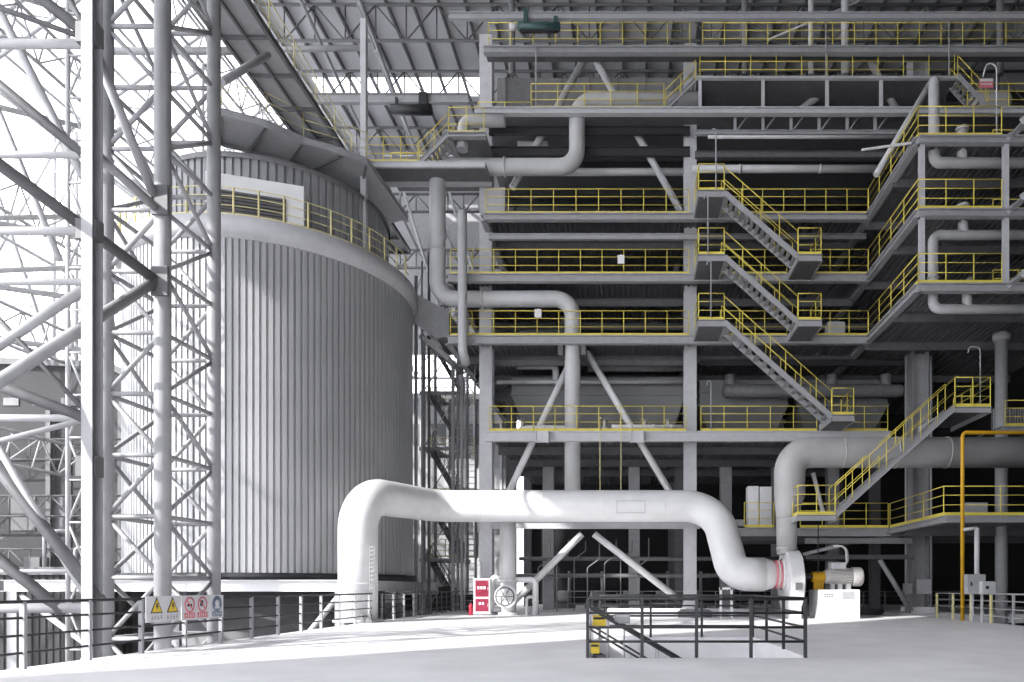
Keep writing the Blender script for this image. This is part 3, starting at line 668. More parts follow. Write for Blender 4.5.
for z, s in ((Z3, 'lowest'), (Z2, 'middle'), (Z1, 'highest')):
    guardrail([(XW, YF, z), (XW, YW, z)], 'yellow guardrail along the receding edge of the %s wing platform' % s, 1.32, 1.6, group=GR)
    guardrail([(XW, YW, z), (16.55, YW, z)], 'yellow guardrail across the front of the %s wing platform' % s, 1.32, 1.25, group=GR)
    guardrail([(17.0, YW+1.6, z), (24, YW+1.6, z)], 'yellow guardrail at the right edge of the %s wing platform' % s, 1.32, 1.2, group=GR)
    lo = V((16.75, YW-.1, z-.15)); 
    stair(lo, lo + V((4.6, 0, 3.4)), (0, -1.1, 0), 14, 'grey flight leaving the %s wing platform upward to the right edge' % s, (False, False), 'flights at the right edge', 'light')
guardrail([(xf(985), 35.4, ZA-.2), (29, 35.4, ZA-.2)], 'yellow guardrail on the short right gallery behind the lower stair', 1.3, 1.1, group=GR)
for k, x in enumerate((13.05, 16.78)):
    single(MB().ibeam((x, YW+.12, Z3-.3), (x, YW+.12, Z1-.3), .22, .22, up=V((0,1,0))), 'wing_post', 'light', ['slim light post at the left front corner of the wing platforms', 'slim light post at the right of the wing platforms'][k], 'post', 'wing posts')
for k, px in enumerate((700, 763, 827, 881)):
    o = MB().ibeam((xf(px), YF, Z0), (xf(px), YF, ZB-.1), .16, .16, up=V((0,1,0))).build('catwalk_post', 'light'); tag(o, ['first', 'second', 'third', 'fourth'][k] + ' short light post from the left under the raised catwalk', 'post', 'short posts under the raised catwalk')
# stairs
stair((xf(664)+.1, YF+.1, Z0), (xf(696), YF+.1, ZB), (0, .9, 0), 7, 'short yellow-railed stair up to the raised catwalk', sth=.2)
stair((xf(984), YF-.2, Z0), (xf(956), YF-.2, ZB), (0, .9, 0), 7, 'short yellow-railed stair at the right end of the raised catwalk', sth=.2)
YS, SW = 35.2, 1.15
def landing(x0, x1, z, label, side):
    r = thing('stair_landing', label, 'landing', ((x0+x1)/2, YS, z-.45), 'zigzag stair landings')
    MB().box((x0, YS, z-.05), (x1, YF, z)).build('deck_plate', 'mid', r)
    MB().box((x0+.04, YS+.06, z-.32), (x1-.04, YF-.02, z-.06)).build('belly_plate', 'mid', r)
    MB().channel((x0, YS, z-.17), (x1, YS, z-.17), .08, .34).build('front_channel', 'steel', r)
    for x in (x0, x1): MB().channel((x, YS, z-.17), (x, YF, z-.17), .08, .34).build('side_channel', 'steel', r)
zig = [(Z1, Z2, 8.55, 9.76, 'topmost'), (Z2, Z3, 8.55, 9.76, 'middle'), (Z3, 10.14, 10.25, 11.4, 'lowest')]
for zt, zb, xa, xb, s in zig:
    landing(3.52, 4.86, zt, 'left landing at the head of the %s zigzag flight' % s, 'l')
    landing(xa, xb, zb, 'right landing at the foot of the %s zigzag flight' % s, 'r')
    guardrail([(3.56, YF-.1, zt), (3.56, YS+.03, zt), (4.84, YS+.03, zt)], 'yellow corner guardrail on the left landing of the %s zigzag flight' % s, 1.34, 1.9, group='zigzag landing guardrails')
    guardrail([(xa+.02, YS+.03, zb), (xb-.04, YS+.03, zb), (xb-.04, YF-.1, zb)], 'yellow corner guardrail on the right landing of the %s zigzag flight' % s, 1.34, 1.2, group='zigzag landing guardrails')
    stair((xa, YS+.05, zb-.1), (4.86, YS+.05, zt-.1), (0, SW, 0), 14, '%s zigzag flight on the facade, grey stringers and yellow handrails' % s, group='zigzag flights', h=1.3, m='steel')
# lower right stair
YL, LW = 31.4, .95
zlt = 9.55
stair((9.3, YL, ZM), (14.66, YL, zlt), (0, LW, 0), 22, 'long lower stair climbing right past the fat duct', h=1.3)
def landing2(x0, x1, y0, y1, z, label):
    r = thing('stair_landing', label, 'landing', ((x0+x1)/2, y0, z-.3))
    MB().box((x0, y0, z-.05), (x1, y1, z)).build('deck_plate', 'mid', r)
    MB().channel((x0, y0, z-.13), (x1, y0, z-.13), .07, .26).build('front_channel', 'steel', r)
    for x in (x0, x1): MB().channel((x, y0, z-.13), (x, y1, z-.13), .07, .26).build('side_channel', 'steel', r)
landing2(14.66, 16.3, YL, 35.3, zlt, 'top landing of the long lower stair')
landing2(7.6, 9.35, YL, 32.5, ZM, 'bottom landing of the long lower stair by the fat duct')
guardrail([(7.63, 32.4, ZM), (7.63, YL+.03, ZM), (9.3, YL+.03, ZM)], 'yellow corner guardrail on the bottom landing of the lower stair', 1.33, .85)
guardrail([(14.7, YL+.03, zlt), (16.27, YL+.03, zlt), (16.27, 35.0, zlt)], 'yellow corner guardrail on the top landing of the lower stair', 1.33, .8)
pipe('lamp_post', 'thin gooseneck lamp post on the top landing of the lower stair', [(15.85, 31.5, zlt), (15.85, 31.5, zlt+2.7), (15.35, 31.5, zlt+2.75), (15.3, 31.5, zlt+2.45)], .025, 'steel', .18, n=8, cat='lamp')
# V braces in the facade plane
def brace(p, q, label, m='light', r=.19, Y=YC):
    a, b = at(*p, Y), at(*q, Y); d = (b-a).normalized()
    R = thing('facade_brace', label, 'brace', a, 'facade braces')
    MB().tube(a, b, r, 16).build('tube', m, R)
    for c, e in ((a, 1), (b, -1)): MB().beam(c + d*e*.02, c + d*e*.6, .05, r*3.0, V((0, 1, 0))).build('end_plate', m, R)
brace((575,352), (509,492), 'pale brace leg of the middle V, leaning left behind the long white pipe', 'white')
brace((587,352), (671,494), 'pale brace leg of the middle V, leaning right behind the long white pipe', 'white')
brace((582,534), (514,602), 'pale brace leg of the bottom V, left of centre', 'white')
brace((594,534), (677,598), 'pale brace leg of the bottom V, right of centre', 'white')
brace((586,56), (512,188), 'grey brace leg of the top V, leaning left below the topmost gallery', 'light')
brace((593,56), (681,212), 'grey brace leg of the top V, leaning right below the topmost gallery', 'light')
brace((868,57), (907,130), 'grey brace leg at the upper right behind the raised catwalk', 'steel')
brace((868,57), (782,125), 'grey brace leg at the upper right leaning left behind the raised catwalk', 'steel')
brace((925,532), (866,540), 'short grey strut above the motor at the right', 'steel', .1)
fbeam(806, 914, 557, .25, 'thin dark beam behind the fan motor at head height', 'mid', 39.2)
brace((880,560), (911,611), 'grey brace leg right of the fan motor', 'steel', .14)
single(MB().beam(at(690, 500, YC-.4), at(690, 580, YC-.4), .5, .02), 'column_stiffener', 'white', 'pale plate on the column behind the white pipe bend', 'plate') if False else None
# hoppers
def hopper(x0, x1, y0, y1, zt, zm, zb, f, label, m='hopper'):
    r = thing('hopper', label, 'hopper', ((x0+x1)/2, y0, zb), 'hoppers'); cx, cy = (x0+x1)/2, (y0+y1)/2
    a = [(x0,y0),(x1,y0),(x1,y1),(x0,y1)]; b = [(cx+(x-cx)*f, cy+(y-cy)*f) for x, y in a]
    vs = [(x,y,zt) for x,y in a] + [(x,y,zm) for x,y in a] + [(x,y,zb) for x,y in b]
    MB().add(vs, [(0,1,5,4),(1,2,6,5),(2,3,7,6),(3,0,4,7),(4,5,9,8),(5,6,10,9),(6,7,11,10),(7,4,8,11),(8,9,10,11),(3,2,1,0)]).build('casing', m, r)
    for z in (zm, zm+.8):
        mb = MB()
        for i in range(4): mb.beam((*a[i], z), (*a[(i+1) % 4], z), .12, .16)
        mb.build('stiffener_band', m, r)
hopper(-6.9, 3.4, 41.5, 50, 13.9, 12.9, 9.9, .8, 'big grey hopper behind the left V brace')
hopper(4.3, 9.6, 42, 50, 13.9, 12.4, 9.9, .62, 'grey hopper behind the lowest zigzag flight')
hopper(10.2, 15.6, 42, 50, 13.9, 12.4, 9.9, .62, 'grey hopper left of the right H column', 'pipedark')
pipe('hopper_pipe', 'pale horizontal pipe crossing in front of the big hopper', [at(497, 382, 40.9), at(686, 382, 40.9)], .13, 'pipe', None, [(at(525, 382, 40.9), (1, 0, 0)), (at(640, 382, 40.9), (1, 0, 0))], n=14)
pipe('hopper_pipe', 'thicker pale pipe high in front of the big hopper, right half', [at(588, 367, 41.0), at(684, 367, 41.0)], .26, 'pipedark', None, [(at(620, 367, 41.0), (1, 0, 0))], n=18)
pipe('hopper_pipe', 'short pale capped pipe high in front of the big hopper, left half', [at(517, 366, 41.0), at(556, 366, 41.0), at(556, 385, 41.0)], .2, 'pipe', .3, n=16)
pipe('feed_pipe', 'pale feed pipe along the first gallery floor behind its rail, left half', [(-6.2, 38.6, ZA+.2), (-5.6, 38.6, ZA+.45), (-3.4, 38.6, ZA+.45), (-3.1, 38.6, ZA+.2)], .13, 'cream', .2, [((-4.6, 38.6, ZA+.45), (1, 0, 0))], n=12)
pipe('feed_pipe', 'pale feed pipe along the first gallery floor behind its rail, right half', [(-.9, 38.6, ZA+.5), (3.0, 38.6, ZA+.5)], .12, 'cream', None, [((.2, 38.6, ZA+.5), (1, 0, 0)), ((1.4, 38.6, ZA+.5), (1, 0, 0)), ((2.4, 38.6, ZA+.5), (1, 0, 0))], n=12)
for k, x in enumerate((-5.9, -1.3, .9, 2.2)):
    r = thing('gate_valve', 'small pale gate valve behind the first gallery rail, ' + ['first', 'second', 'third', 'fourth'][k] + ' from the left', 'valve', (x, 38.9, ZA), 'gate valves on the first gallery')
    MB().lathe([(.02, 0), (.16, .02), (.16, .4), (.08, .5), (.08, .8), (.02, .82)], (x, 38.9, ZA+.1), n=14).build('valve_body', 'cream', r)
    ring_ = [(x+.2*math.cos(2*PI*i/12), 38.9+.2*math.sin(2*PI*i/12), ZA+.95) for i in range(13)]
    MB().sweep(ring_, .025, 6).tube((x-.2, 38.9, ZA+.95), (x+.2, 38.9, ZA+.95), .015, 6).tube((x, 38.9, ZA+.8), (x, 38.9, ZA+.97), .025, 6).build('handwheel', 'steel', r)
for k, px in enumerate((600, 621)):
    o = MB().tube(at(px, 419, 37.2), at(px, 492, 37.2), .022, 6).box(at(px-1, 419, 37.3), at(px+1, 417, 37.1)).build('hanging_rod', 'railpaint'); tag(o, ['left', 'right'][k] + ' thin rod hanging from the first gallery rail to the white pipeline', 'rod', 'hanging rods')
for k, (px, py) in enumerate(((542, 437), (637, 437))):
    c = at(px, py, 37.2); o = MB().box((c.x-.3, 37.12, c.z-.3), (c.x+.3, 37.2, c.z+.3)).box((c.x-.36, 37.05, c.z-.32), (c.x-.3, 37.25, c.z+.32)).box((c.x+.3, 37.05, c.z-.32), (c.x+.36, 37.25, c.z+.32)).build('gusset_plate', 'light'); tag(o, ['left', 'right'][k] + ' pale gusset plate on the first gallery beam at the V brace', 'plate', 'gussets on the first gallery beam')
for k, px in enumerate((906, 931)):
    pipe('standpipe', ['left', 'right'][k] + ' thin standpipe beside the grey H column', [at(px, 612, 39.4), at(px, 356, 39.4)], .07, 'steel', None, n=10)
dr = thing('header_drum', 'long dull grey header drum with stub pipes under the second gallery', 'drum', (11, 41, 12.6))
zd = wz(391, 41)
MB().lathe([(.02, 0), (.3, .05), (.4, .25), (.4, 10.4), (.3, 10.6), (.02, 10.65)], (wx(722, 41), 41, zd), (1, 0, 0), 24).build('drum_shell', 'pipedark', dr)
for px in (718+12, 832, 886): MB().tube((wx(px, 41), 41, zd+.3), (wx(px, 41), 41, 13.9), .3, 16).build('stub_pipe', 'pipedark', dr)
# interior equipment behind the galleries
eq = [('vertical_vessel', 'drum vessel'), ]
k = 0
LV = [('first', ZA), ('second', Z3), ('third', Z2), ('fourth', Z1), ('fifth', Z0)]
for nm, z in LV[1:]:
    for j, (x, w) in enumerate(((-5.5, 1.2), (-2.2, .8), (1.4, 1.3), (7.2, 1.0), (10.8, 1.2))):
        y = 42.5 + (j*1.7 % 3); hh = 1.9
        if (j + int(z)) % 3 == 0:
            r = thing('equipment_cabinet', 'dull equipment cabinet standing inside the %s gallery, number %d from the left' % (nm, j+1), 'cabinet', (x, y, z))
            r['label'] = 'dull equipment cabinet inside the %s gallery, %s along' % (nm, ['first', 'second', 'third', 'fourth', 'fifth'][j])
            MB().box((x-w/2, y, z), (x+w/2, y+.8, z+hh)).build('casing', 'pipedark', r, .02); MB().box((x-w*.42, y-.02, z+.15), (x-.02, y, z+hh-.15)).build('door', 'steel', r); MB().box((x+.02, y-.02, z+.15), (x+w*.42, y, z+hh-.15)).build('door', 'steel', r)
        elif (j + int(z)) % 3 == 1:
            r = thing('pump_vessel', 'dull drum on saddles inside the %s gallery, %s along' % (nm, ['first', 'second', 'third', 'fourth', 'fifth'][j]), 'vessel', (x, y, z))
            MB().lathe([(.02, -w), (.4, -w+.12), (.5, -w+.3), (.5, w-.3), (.4, w-.12), (.02, w)], (x, y, z+1.0), (1, 0, 0), 20).build('shell', 'pipedark', r)
            for s in (-.5, .5): MB().box((x+s*w-.08, y-.4, z), (x+s*w+.08, y+.4, z+.65)).build('saddle', 'mid', r)
        else:
            pipe('process_pipe', 'grey process pipe bending down inside the %s gallery, %s along' % (nm, ['first', 'second', 'third', 'fourth', 'fifth'][j]), [(x-1.2, y, z), (x-1.2, y, z+2.0), (x+1.6, y, z+2.0), (x+1.6, y, z+3.0)], .2, 'pipedark', .4, [((x-1.2, y, z+.7), (0, 0, 1))])
pr = thing('pipe_rack', 'white gridded pipe rack inside the fourth gallery left of the stairs', 'rack', (wx(597, 39.6), 39.6, Z1))
for i in range(10): MB().tube((wx(597, 39.6)+i*.36, 39.6, Z1), (wx(597, 39.6)+i*.36, 39.6, Z1+1.35), .025, 6).build('upright', 'light', pr)
for i in range(5): MB().tube((wx(597, 39.6), 39.6, Z1+.15+i*.28), (wx(597, 39.6)+3.24, 39.6, Z1+.15+i*.28), .025, 6).build('crossbar', 'light', pr)
for k, (px, py, Y, z) in enumerate(((621, 260, YR-.05, 0), (538, 314, YR-.05, 0))):
    c = at(px, py, Y); single(MB().box((c.x-.18, c.y-.03, c.z-.2), (c.x+.18, c.y-.01, c.z+.25)).box((c.x-.03, c.y-.01, c.z+.2), (c.x+.03, c.y+.02, c.z+.3)), 'notice_plate', 'signwhite' if k == 0 else 'cream', ['small white plate hung on the third gallery rail', 'small pale pink plate hung on the second gallery rail'][k], 'plate')
c = at(837, 318, 39); single(MB().box((c.x-.5, 39, Z3), (c.x+.45, 39.6, Z3+1.35)).box((c.x-.45, 38.97, Z3+.1), (c.x+.4, 39, Z3+1.25)), 'control_cabinet', 'light', 'light grey control cabinet behind the second gallery rail near the wing', 'cabinet')
c = at(498, 199, 38.2); single(MB().box((wx(490, 38.2), 38.2, Z1), (wx(505, 38.2), 38.7, Z1+1.85)).box((wx(491, 38.2), 38.17, Z1+.1), (wx(504, 38.2), 38.2, Z1+1.75)), 'control_cabinet', 'light', 'tall pale control cabinet at the left end of the fourth gallery', 'cabinet')
c = at(725, 86, 38.6); single(MB().box((c.x-.4, c.y, c.z-.25), (c.x+.42, c.y+.04, c.z+.25)).box((c.x-.03, c.y+.01, c.z+.2), (c.x+.03, c.y+.04, c.z+.5)), 'notice_plate', 'signwhite', 'white notice plate hanging under the raised catwalk', 'plate')
dk = thing('rectangular_duct', 'big dull rectangular duct behind the fifth gallery rail', 'duct', (-3, 41, wz(106, 41)))
MB().box((wx(497, 41), 41, wz(106, 41)), (wx(690, 41), 43.5, wz(78, 41))).build('casing', 'pipedark', dk)
for k in range(7): MB().box((wx(505+k*28, 41), 40.93, wz(106, 41)), (wx(507+k*28, 41), 41, wz(78, 41))).build('stiffener_rib', 'mid', dk)
v = thing('horizontal_vessel', 'fat grey vessel on the fifth gallery behind the raised catwalk', 'vessel', (5, 40, Z0))
MB().lathe([(.02, 0), (.45, .08), (.62, .35), (.62, 1.8), (.45, 2.1), (.02, 2.2)], (wx(703, 40), 40, Z0+.95), (1, 0, 0), 24).build('shell', 'pipe', v)
for s in (.5, 1.7): MB().box((wx(703, 40)+s-.08, 39.7, Z0), (wx(703, 40)+s+.08, 40.3, Z0+.4)).build('saddle', 'mid', v)
v = thing('horizontal_vessel', 'grey drum on the highest wing platform behind the red sign', 'vessel', (19, 36, Z0-2))
MB().lathe([(.02, 0), (.5, .1), (.68, .35), (.68, 1.9), (.5, 2.15), (.02, 2.2)], (wx(968, 38.4), 38.4, Z0+.85), (1, 0, 0), 24).build('shell', 'pipe', v)
for s in (.5, 1.7): MB().box((wx(968, 38.4)+s-.08, 38.1, Z0), (wx(968, 38.4)+s+.08, 38.7, Z0+.35)).build('saddle', 'mid', v)
c = at(986, 84, 37.2); rs = thing('red_notice', 'small red notice board on the rail below the curved lamp at upper right', 'sign', (c.x, c.y, c.z-.3))
MB().box((c.x-.36, c.y-.05, c.z-.24), (c.x+.36, c.y-.02, c.z+.24)).build('board', 'pinkred', rs)
MB().box((c.x-.36, c.y-.056, c.z+.1), (c.x+.36, c.y-.05, c.z+.24)).build('white_band', 'signwhite', rs)
mb = MB()
for k in range(5): mb.box((c.x-.28+k*.12, c.y-.058, c.z-.08), (c.x-.2+k*.12, c.y-.05, c.z+.0))
mb.build('lettering', 'signwhite', rs)
pipe('lamp_post', 'tall curved lamp post at the upper right beside the red notice', [(16.35, YW+.05, Z1), (16.35, YW+.05, wz(62, YW)-.1), (15.9, YW+.05, wz(62, YW)), (15.75, YW+.05, wz(76, YW))], .03, 'light', .3, n=8, cat='lamp')
# long thin pipes in the upper right and roof-level pipes
pipe('header_pipe', 'long thin grey pipe running right above the zigzag stair head', [at(692, 169, 37.9), at(878, 169, 37.9)], .2, 'pipe', None, [(at(740, 169, 37.9), (1, 0, 0)), (at(820, 169, 37.9), (1, 0, 0))])
pipe('header_pipe', 'thin pale pipe running right under the raised catwalk trusses', [at(708, 137, 37.5), at(900, 137, 37.5)], .09, 'pipe', None)
pipe('header_pipe', 'grey pipe running right behind the fat pipe elbow', [at(560, 172, 39.4), at(690, 172, 39.4)], .2, 'pipe', None)
pipe('vent_pipe', 'thinner of two vertical vent pipes rising past the topmost gallery', [at(811, 75, 38.5), at(811, -25, 38.5)], .15, 'pipe', None)
pipe('vent_pipe', 'thicker of two vertical vent pipes rising past the topmost gallery', [at(845, 75, 38.5), at(845, -25, 38.5)], .2, 'pipe', None)
for k, px in enumerate((512, 745, 1000)):
    pipe('vent_pipe', ['vertical pipe at the left end of the topmost gallery', 'slim vertical pipe above the zigzag stair head', 'vertical pipe at the far right of the topmost gallery'][k], [at(px, 75, 44), at(px, -30, 44)], .2, 'pipedark', None)
wp = [('upper', 165, 78, 929+4.5), ('lower', 309, 235, 933)]
pipe('wing_pipe', 'grey pipe dropping through the highest wing platform and turning right', [at(934, 80, 31.9), at(934, 163, 31.9), at(1060, 163, 31.9)], .24, 'pipe', .35, [(at(934, 140, 31.9), (0, 0, 1))])
pipe('wing_pipe', 'grey pipe stepping down through the lowest wing platform', [at(1060, 235, 31.9), at(933, 235, 31.9), at(933, 309, 31.9), at(1060, 309, 31.9)], .22, 'pipe', .35, [(at(933, 278, 31.9), (0, 0, 1))])
pipe('wing_pipe', 'slanted grey pipe rising beside the highest wing platform', [at(876, 175, 35), at(930, 84, 35)], .16, 'pipe', None)
for k, (px, a, b) in enumerate(((962, 163, 128), (967, 309, 283), (963, 235, 205))):
    o = MB().tube(at(px, a-2, 31.9), at(px, b, 31.9), .22, 14).tube(at(px, b+3, 31.9), at(px, b, 31.9), .28, 14).build('stub_pipe_run', 'pipe'); tag(o, ['highest', 'lowest', 'middle'][k] + ' short stub pipe standing on the wing pipes', 'pipe', 'stub pipes on the wing')
for z, s in ((Z3, 'lowest'), (Z2, 'middle'), (Z1, 'highest')):
    pipe('valve_pipe', 'slanted pipe with a valve on the %s wing platform' % s, [(13.6, 33.5, z), (13.6, 33.5, z+.5), (15.6, 33.5, z+.5), (16.4, 33.5, z+1.3)], .14, 'cream', .25, [((14.6, 33.5, z+.5), (1, 0, 0))], n=12)
    o = MB().lathe([(.02, 0), (.35, .1), (.4, .3), (.4, .9), (.02, 1.1)], (15.2, 34.6, z), n=18).build('pump_housing', 'pipe'); tag(o, 'round grey pump housing on the %s wing platform' % s, 'pump', 'pump housings on the wing')
for k, (px, a, b, Y, l) in enumerate(((536, 108, 45, 37.3, 'thin pole on the fifth gallery rail near the left column'), (826, 77, 17, 37.2, 'thin pole on the raised catwalk between the two vent pipes'), (949, 77, 18, 37.2, 'thin pole at the right end of the raised catwalk'), (716, 189, 130, 35.15, 'thin pole on the head landing of the zigzag stairs'), (708, 255, 196, 35.15, 'thin pole on the middle left zigzag landing'), (711, 318, 262, 35.15, 'thin pole on the lowest left zigzag landing'), (711, 430, 382, 37.3, 'thin pole on the first gallery rail right of the pale column'))):
    pipe('lamp_pole', l, [at(px, a, Y), at(px, b, Y), at(px-3, b-2, Y), at(px-4, b+3, Y)], .03, 'steel', .06, cat='lamp', group='thin lamp poles', n=8, seg=4)
# trusses below the raised catwalk
for k in range(6):
    px = 735 + k*28
    o = MB().ibeam(at(px, 114, YF+.4), at(px, 133, YF+.4), .14, .14, up=V((0,1,0))).tube(at(px, 133, YF+.5), at(px+14, 114, YF+.5), .05, 6).build('hanger_strut', 'steel'); tag(o, 'grey hanger strut with a slanted rod under the fifth gallery', 'strut', 'hanger struts under the fifth gallery')
single(MB().beam(at(862, 150, 33.5), at(912, 143, 31.2), .08, .1), 'wing_strut', 'steel', 'thin slanted strut reaching the left corner of the highest wing platform', 'strut')
single(MB().tube(at(768, 40, 40), at(905, -18, 40), .06, 8), 'tie_rod', 'light', 'thin pale tie rod slanting across the topmost gallery', 'rod')
# monorail beam with green hoist
mr = thing('hoist_beam', 'long grey monorail beam across the top with a green hoist', 'hoist', (-9, 34.5, wz(20, 34.5)))
MB().ibeam((wx(449, 34.5), 34.5, wz(16.5, 34.5)), (22, 34.5, wz(16.5, 34.5)), .22, .32).build('runway_beam', 'steel', mr)
yb = 34.5
MB().tube((wx(518, yb), yb, wz(27, yb)), (wx(560, yb), yb, wz(27, yb)), .2, 16).build('hoist_drum', 'green', mr)
MB().box((wx(520, yb), yb-.1, wz(32, yb)), (wx(558, yb), yb+.1, wz(30, yb))).build('hoist_frame', 'black', mr)
MB().lathe([(.02, 0), (.16, .03), (.16, .35), (.02, .4)], (wx(509, yb), yb, wz(27, yb)), (1, 0, 0), 14).build('motor', 'light', mr)
for px in (526, 556): MB().box((wx(px-2, yb), yb-.2, wz(25, yb)), (wx(px+2, yb), yb+.2, wz(19 if px > 530 else 12, yb))).build('trolley', 'green', mr)
MB().tube((wx(540, yb), yb, wz(31, yb)), (wx(540, yb), yb, wz(34, yb)), .03, 6).build('hook_rod', 'black', mr)
for k, px in enumerate((615, 940)):
    pass

# ================================================================== GREAT PIPES
ML = 'light patches of print'
P1 = [(-11.3, 29.3, 0), (-11.3, 29.3, 5.35), (-9.5, 34.9, 5.5), (4.35, 34.9, 5.5), (4.95, 32.9, 2.06), (6.4, 32.9, 2.06)]
# main white pipe: rounded path with its own bend radii
def fillets(pts, Rs, seg=12):
    out = [V(pts[0])]
    for i in range(1, len(pts)-1):
        seg_pts = fillet([pts[i-1], pts[i], pts[i+1]], Rs[i-1], seg); out += seg_pts[1:-1]
    out.append(V(pts[-1])); return out
mp = thing('white_pipeline', 'huge white clad pipeline rising by the tank, crossing and bending to the fan', 'pipe', P1[0])
path = fillets(P1, [1.55, 1.5, 1.75, 1.5], 14)
MB().sweep(path, .79, 40).build('pipe_run', 'white', mp)
MB().tube((-11.3, 29.3, 0), (-11.3, 29.3, .12), 1.0, 36).build('base_flange', 'light', mp)
for x in (-7.2, -4.2, -1.2, 1.8): MB().tube((x-.02, 34.9, 5.5), (x+.02, 34.9, 5.5), .797, 40).build('cladding_seam', 'white', mp)
for z in (1.6, 3.2): MB().tube((-11.3, 29.3, z-.02), (-11.3, 29.3, z+.02), .797, 40).build('cladding_seam', 'white', mp)
mb = MB()
for i in range(13):                              # riveted inspection patch on the pipe front
    a = math.radians(-20 + 0*i)
for (xa, xb) in ((wx(617, 34.2), wx(645, 34.2)),):
    for i in range(15):
        x = xa + (xb-xa)*i/14
        for an in (-30, 12): mb.box((x-.018, 34.9-.80*math.cos(math.radians(an))-.012, 5.5+.8*math.sin(math.radians(an))-.018), (x+.018, 34.9-.80*math.cos(math.radians(an))+.012, 5.5+.8*math.sin(math.radians(an))+.018))
    for i in range(7):
        an = math.radians(-30+i*7)
        for x in (xa, xb): mb.box((x-.018, 34.9-.8*math.cos(an)-.012, 5.5+.8*math.sin(an)-.018), (x+.018, 34.9-.8*math.cos(an)+.012, 5.5+.8*math.sin(an)+.018))
mb.build('rivet_rows', 'mid', mp)
for k in range(4): 
    x = 6.93 + k*.1; MB().lathe([(.5, -.02), (.66, -.025), (.66, .025), (.5, .02)], (x, 32.9, 2.06), (1, 0, 0), 32).build('bellows_ring', 'pinkred' if k % 2 == 0 else 'cream', mp)
MB().lathe([(.79, 0), (.66, .45), (.56, .5), (.56, 1.0)], (6.35, 32.9, 2.06), (1, 0, 0), 32).build('reducer', 'white', mp)
# ladder-like scale on the vertical pipe
mb = MB()
for k in range(11): mb.box((-10.6, 28.82, 1.4+k*.17), (-10.5, 28.86, 1.44+k*.17))
mb.beam((-10.63, 28.84, 1.3), (-10.63, 28.84, 3.2), .03, .03); mb.beam((-10.47, 28.88, 1.3), (-10.47, 28.88, 3.2), .03, .03)
mb.build('rung_strip', 'steel', mp)
for k in range(2): MB().prism([(-10.98+k*.32, 28.4, .02), (-10.7+k*.32, 28.4, .02), (-10.84+k*.32, 28.5, .5)], (0, .06, 0)).build('base_gusset', 'mid', mp)
ps = thing('pipe_stand', 'white two-legged stand under the low bend of the white pipeline', 'stand', (4.6, 32.2, 0))
for x in (4.28, 4.78): MB().beam((x, 32.3, 0), (x, 32.3, 1.45), .1, .1, V((0,1,0))).build('leg', 'white', ps)
MB().beam((4.2, 32.3, 1.4), (4.86, 32.3, 1.4), .1, .1).build('top_bar', 'white', ps)
# small pale pipe along floor behind pit, and kerb blocks
pipe('floor_pipe', 'pale pipe lying along the floor behind the stair pit', [(-1.0, 34.2, .26), (6.0, 34.2, .26)], .17, 'white', None, [((.2, 34.2, .26), (1, 0, 0)), ((3.9, 34.2, .26), (1, 0, 0))], n=14)
single(MB().box((2.4, 33.3, 0), (4.0, 33.9, .32)).box((2.5, 33.35, .32), (3.9, 33.85, .4)), 'concrete_plinth', 'mid', 'low dark plinth on the floor under the white pipe stand', 'plinth')
# second, grey pipeline
YP = 38.0
q = lambda px, py: at(px, py, YP)
pipe('grey_pipeline', 'grey clad pipeline stepping down the left of the facade with five elbows', [q(700, 101), q(577, 101), q(577, 167), q(437.5, 167), q(437.5, 299), q(572.5, 299), (wx(572.5, YP), YP, 5.2)], .43, 'pipe', .95,
     [(q(483, 299), (1, 0, 0)), (q(437.5, 250), (0, 0, 1)), (q(572.5, 430), (0, 0, 1)), (q(505, 167), (1, 0, 0))], n=28, seg=12)
for k, s in enumerate((-1, 1)):
    x = wx(572.5, YP)+s*.62; o = MB().box((x-.14, 37.6, wz(357, YP)), (x+.14, 38.2, wz(343, YP))).box((x-.08, 37.56, wz(355, YP)), (x+.08, 37.6, wz(347, YP))).build('spring_hanger', 'mid'); tag(o, ['left', 'right'][k] + ' spring hanger box beside the grey pipeline under the second gallery', 'hanger', 'spring hangers')
pipe('slim_pipe', 'slim pale vertical pipe with a kinked lower end left of the facade column', [at(462.5, 212, 36.8), at(462.5, 350, 36.8), at(466, 364, 37.4)], .24, 'light', .3, n=18)
pipe('stub_elbow', 'short grey pipe elbow under the fifth gallery near the left column', [at(462, 150, 37.2), at(464, 121, 37.2), at(505, 121, 37.2)], .3, 'pipe', .4, n=18)
pipe('stub_elbow', 'pale capped pipe stub behind the dark beam near the top left', [at(518, 147, 39.6), at(548, 147, 39.6)], .3, 'light', None, n=18)
# fan, duct, motor
FX0, FX1, FY, FZ, FR = 7.35, 8.0, 33.0, 1.78, 1.5
fan = thing('centrifugal_fan', 'white centrifugal fan casing at the end of the white pipeline', 'fan', (7.7, FY, 0))
mb = MB(); n = 48
prof = []
for i in range(n):
    a = 2*PI*i/n; rr = FR*(1.0 + .10*(((a - PI/2) % (2*PI))/(2*PI) - .5)); prof.append((FY + rr*math.cos(a), FZ + rr*math.sin(a)))
mb.prism([(FX0, y, z) for y, z in prof], (FX1-FX0, 0, 0)).build('scroll_casing', 'white', fan, .04)
MB().lathe([(.75, -.12), (.75, 0), (.6, 0)], (FX0, FY, 2.06), (1, 0, 0), 32).build('inlet_ring', 'white', fan)
MB().box((FX0+.08, FY-1.0, 0), (FX1-.08, FY-.5, .8)).box((FX0+.08, FY+.5, 0), (FX1-.08, FY+1.0, .8)).build('pedestal_feet', 'white', fan)
a = math.radians(200); 
MB().box((FX0+.2, FY-1.56, FZ-.45), (FX0+.48, FY-1.46, FZ-.12)).build('inspection_hatch', 'mid', fan)
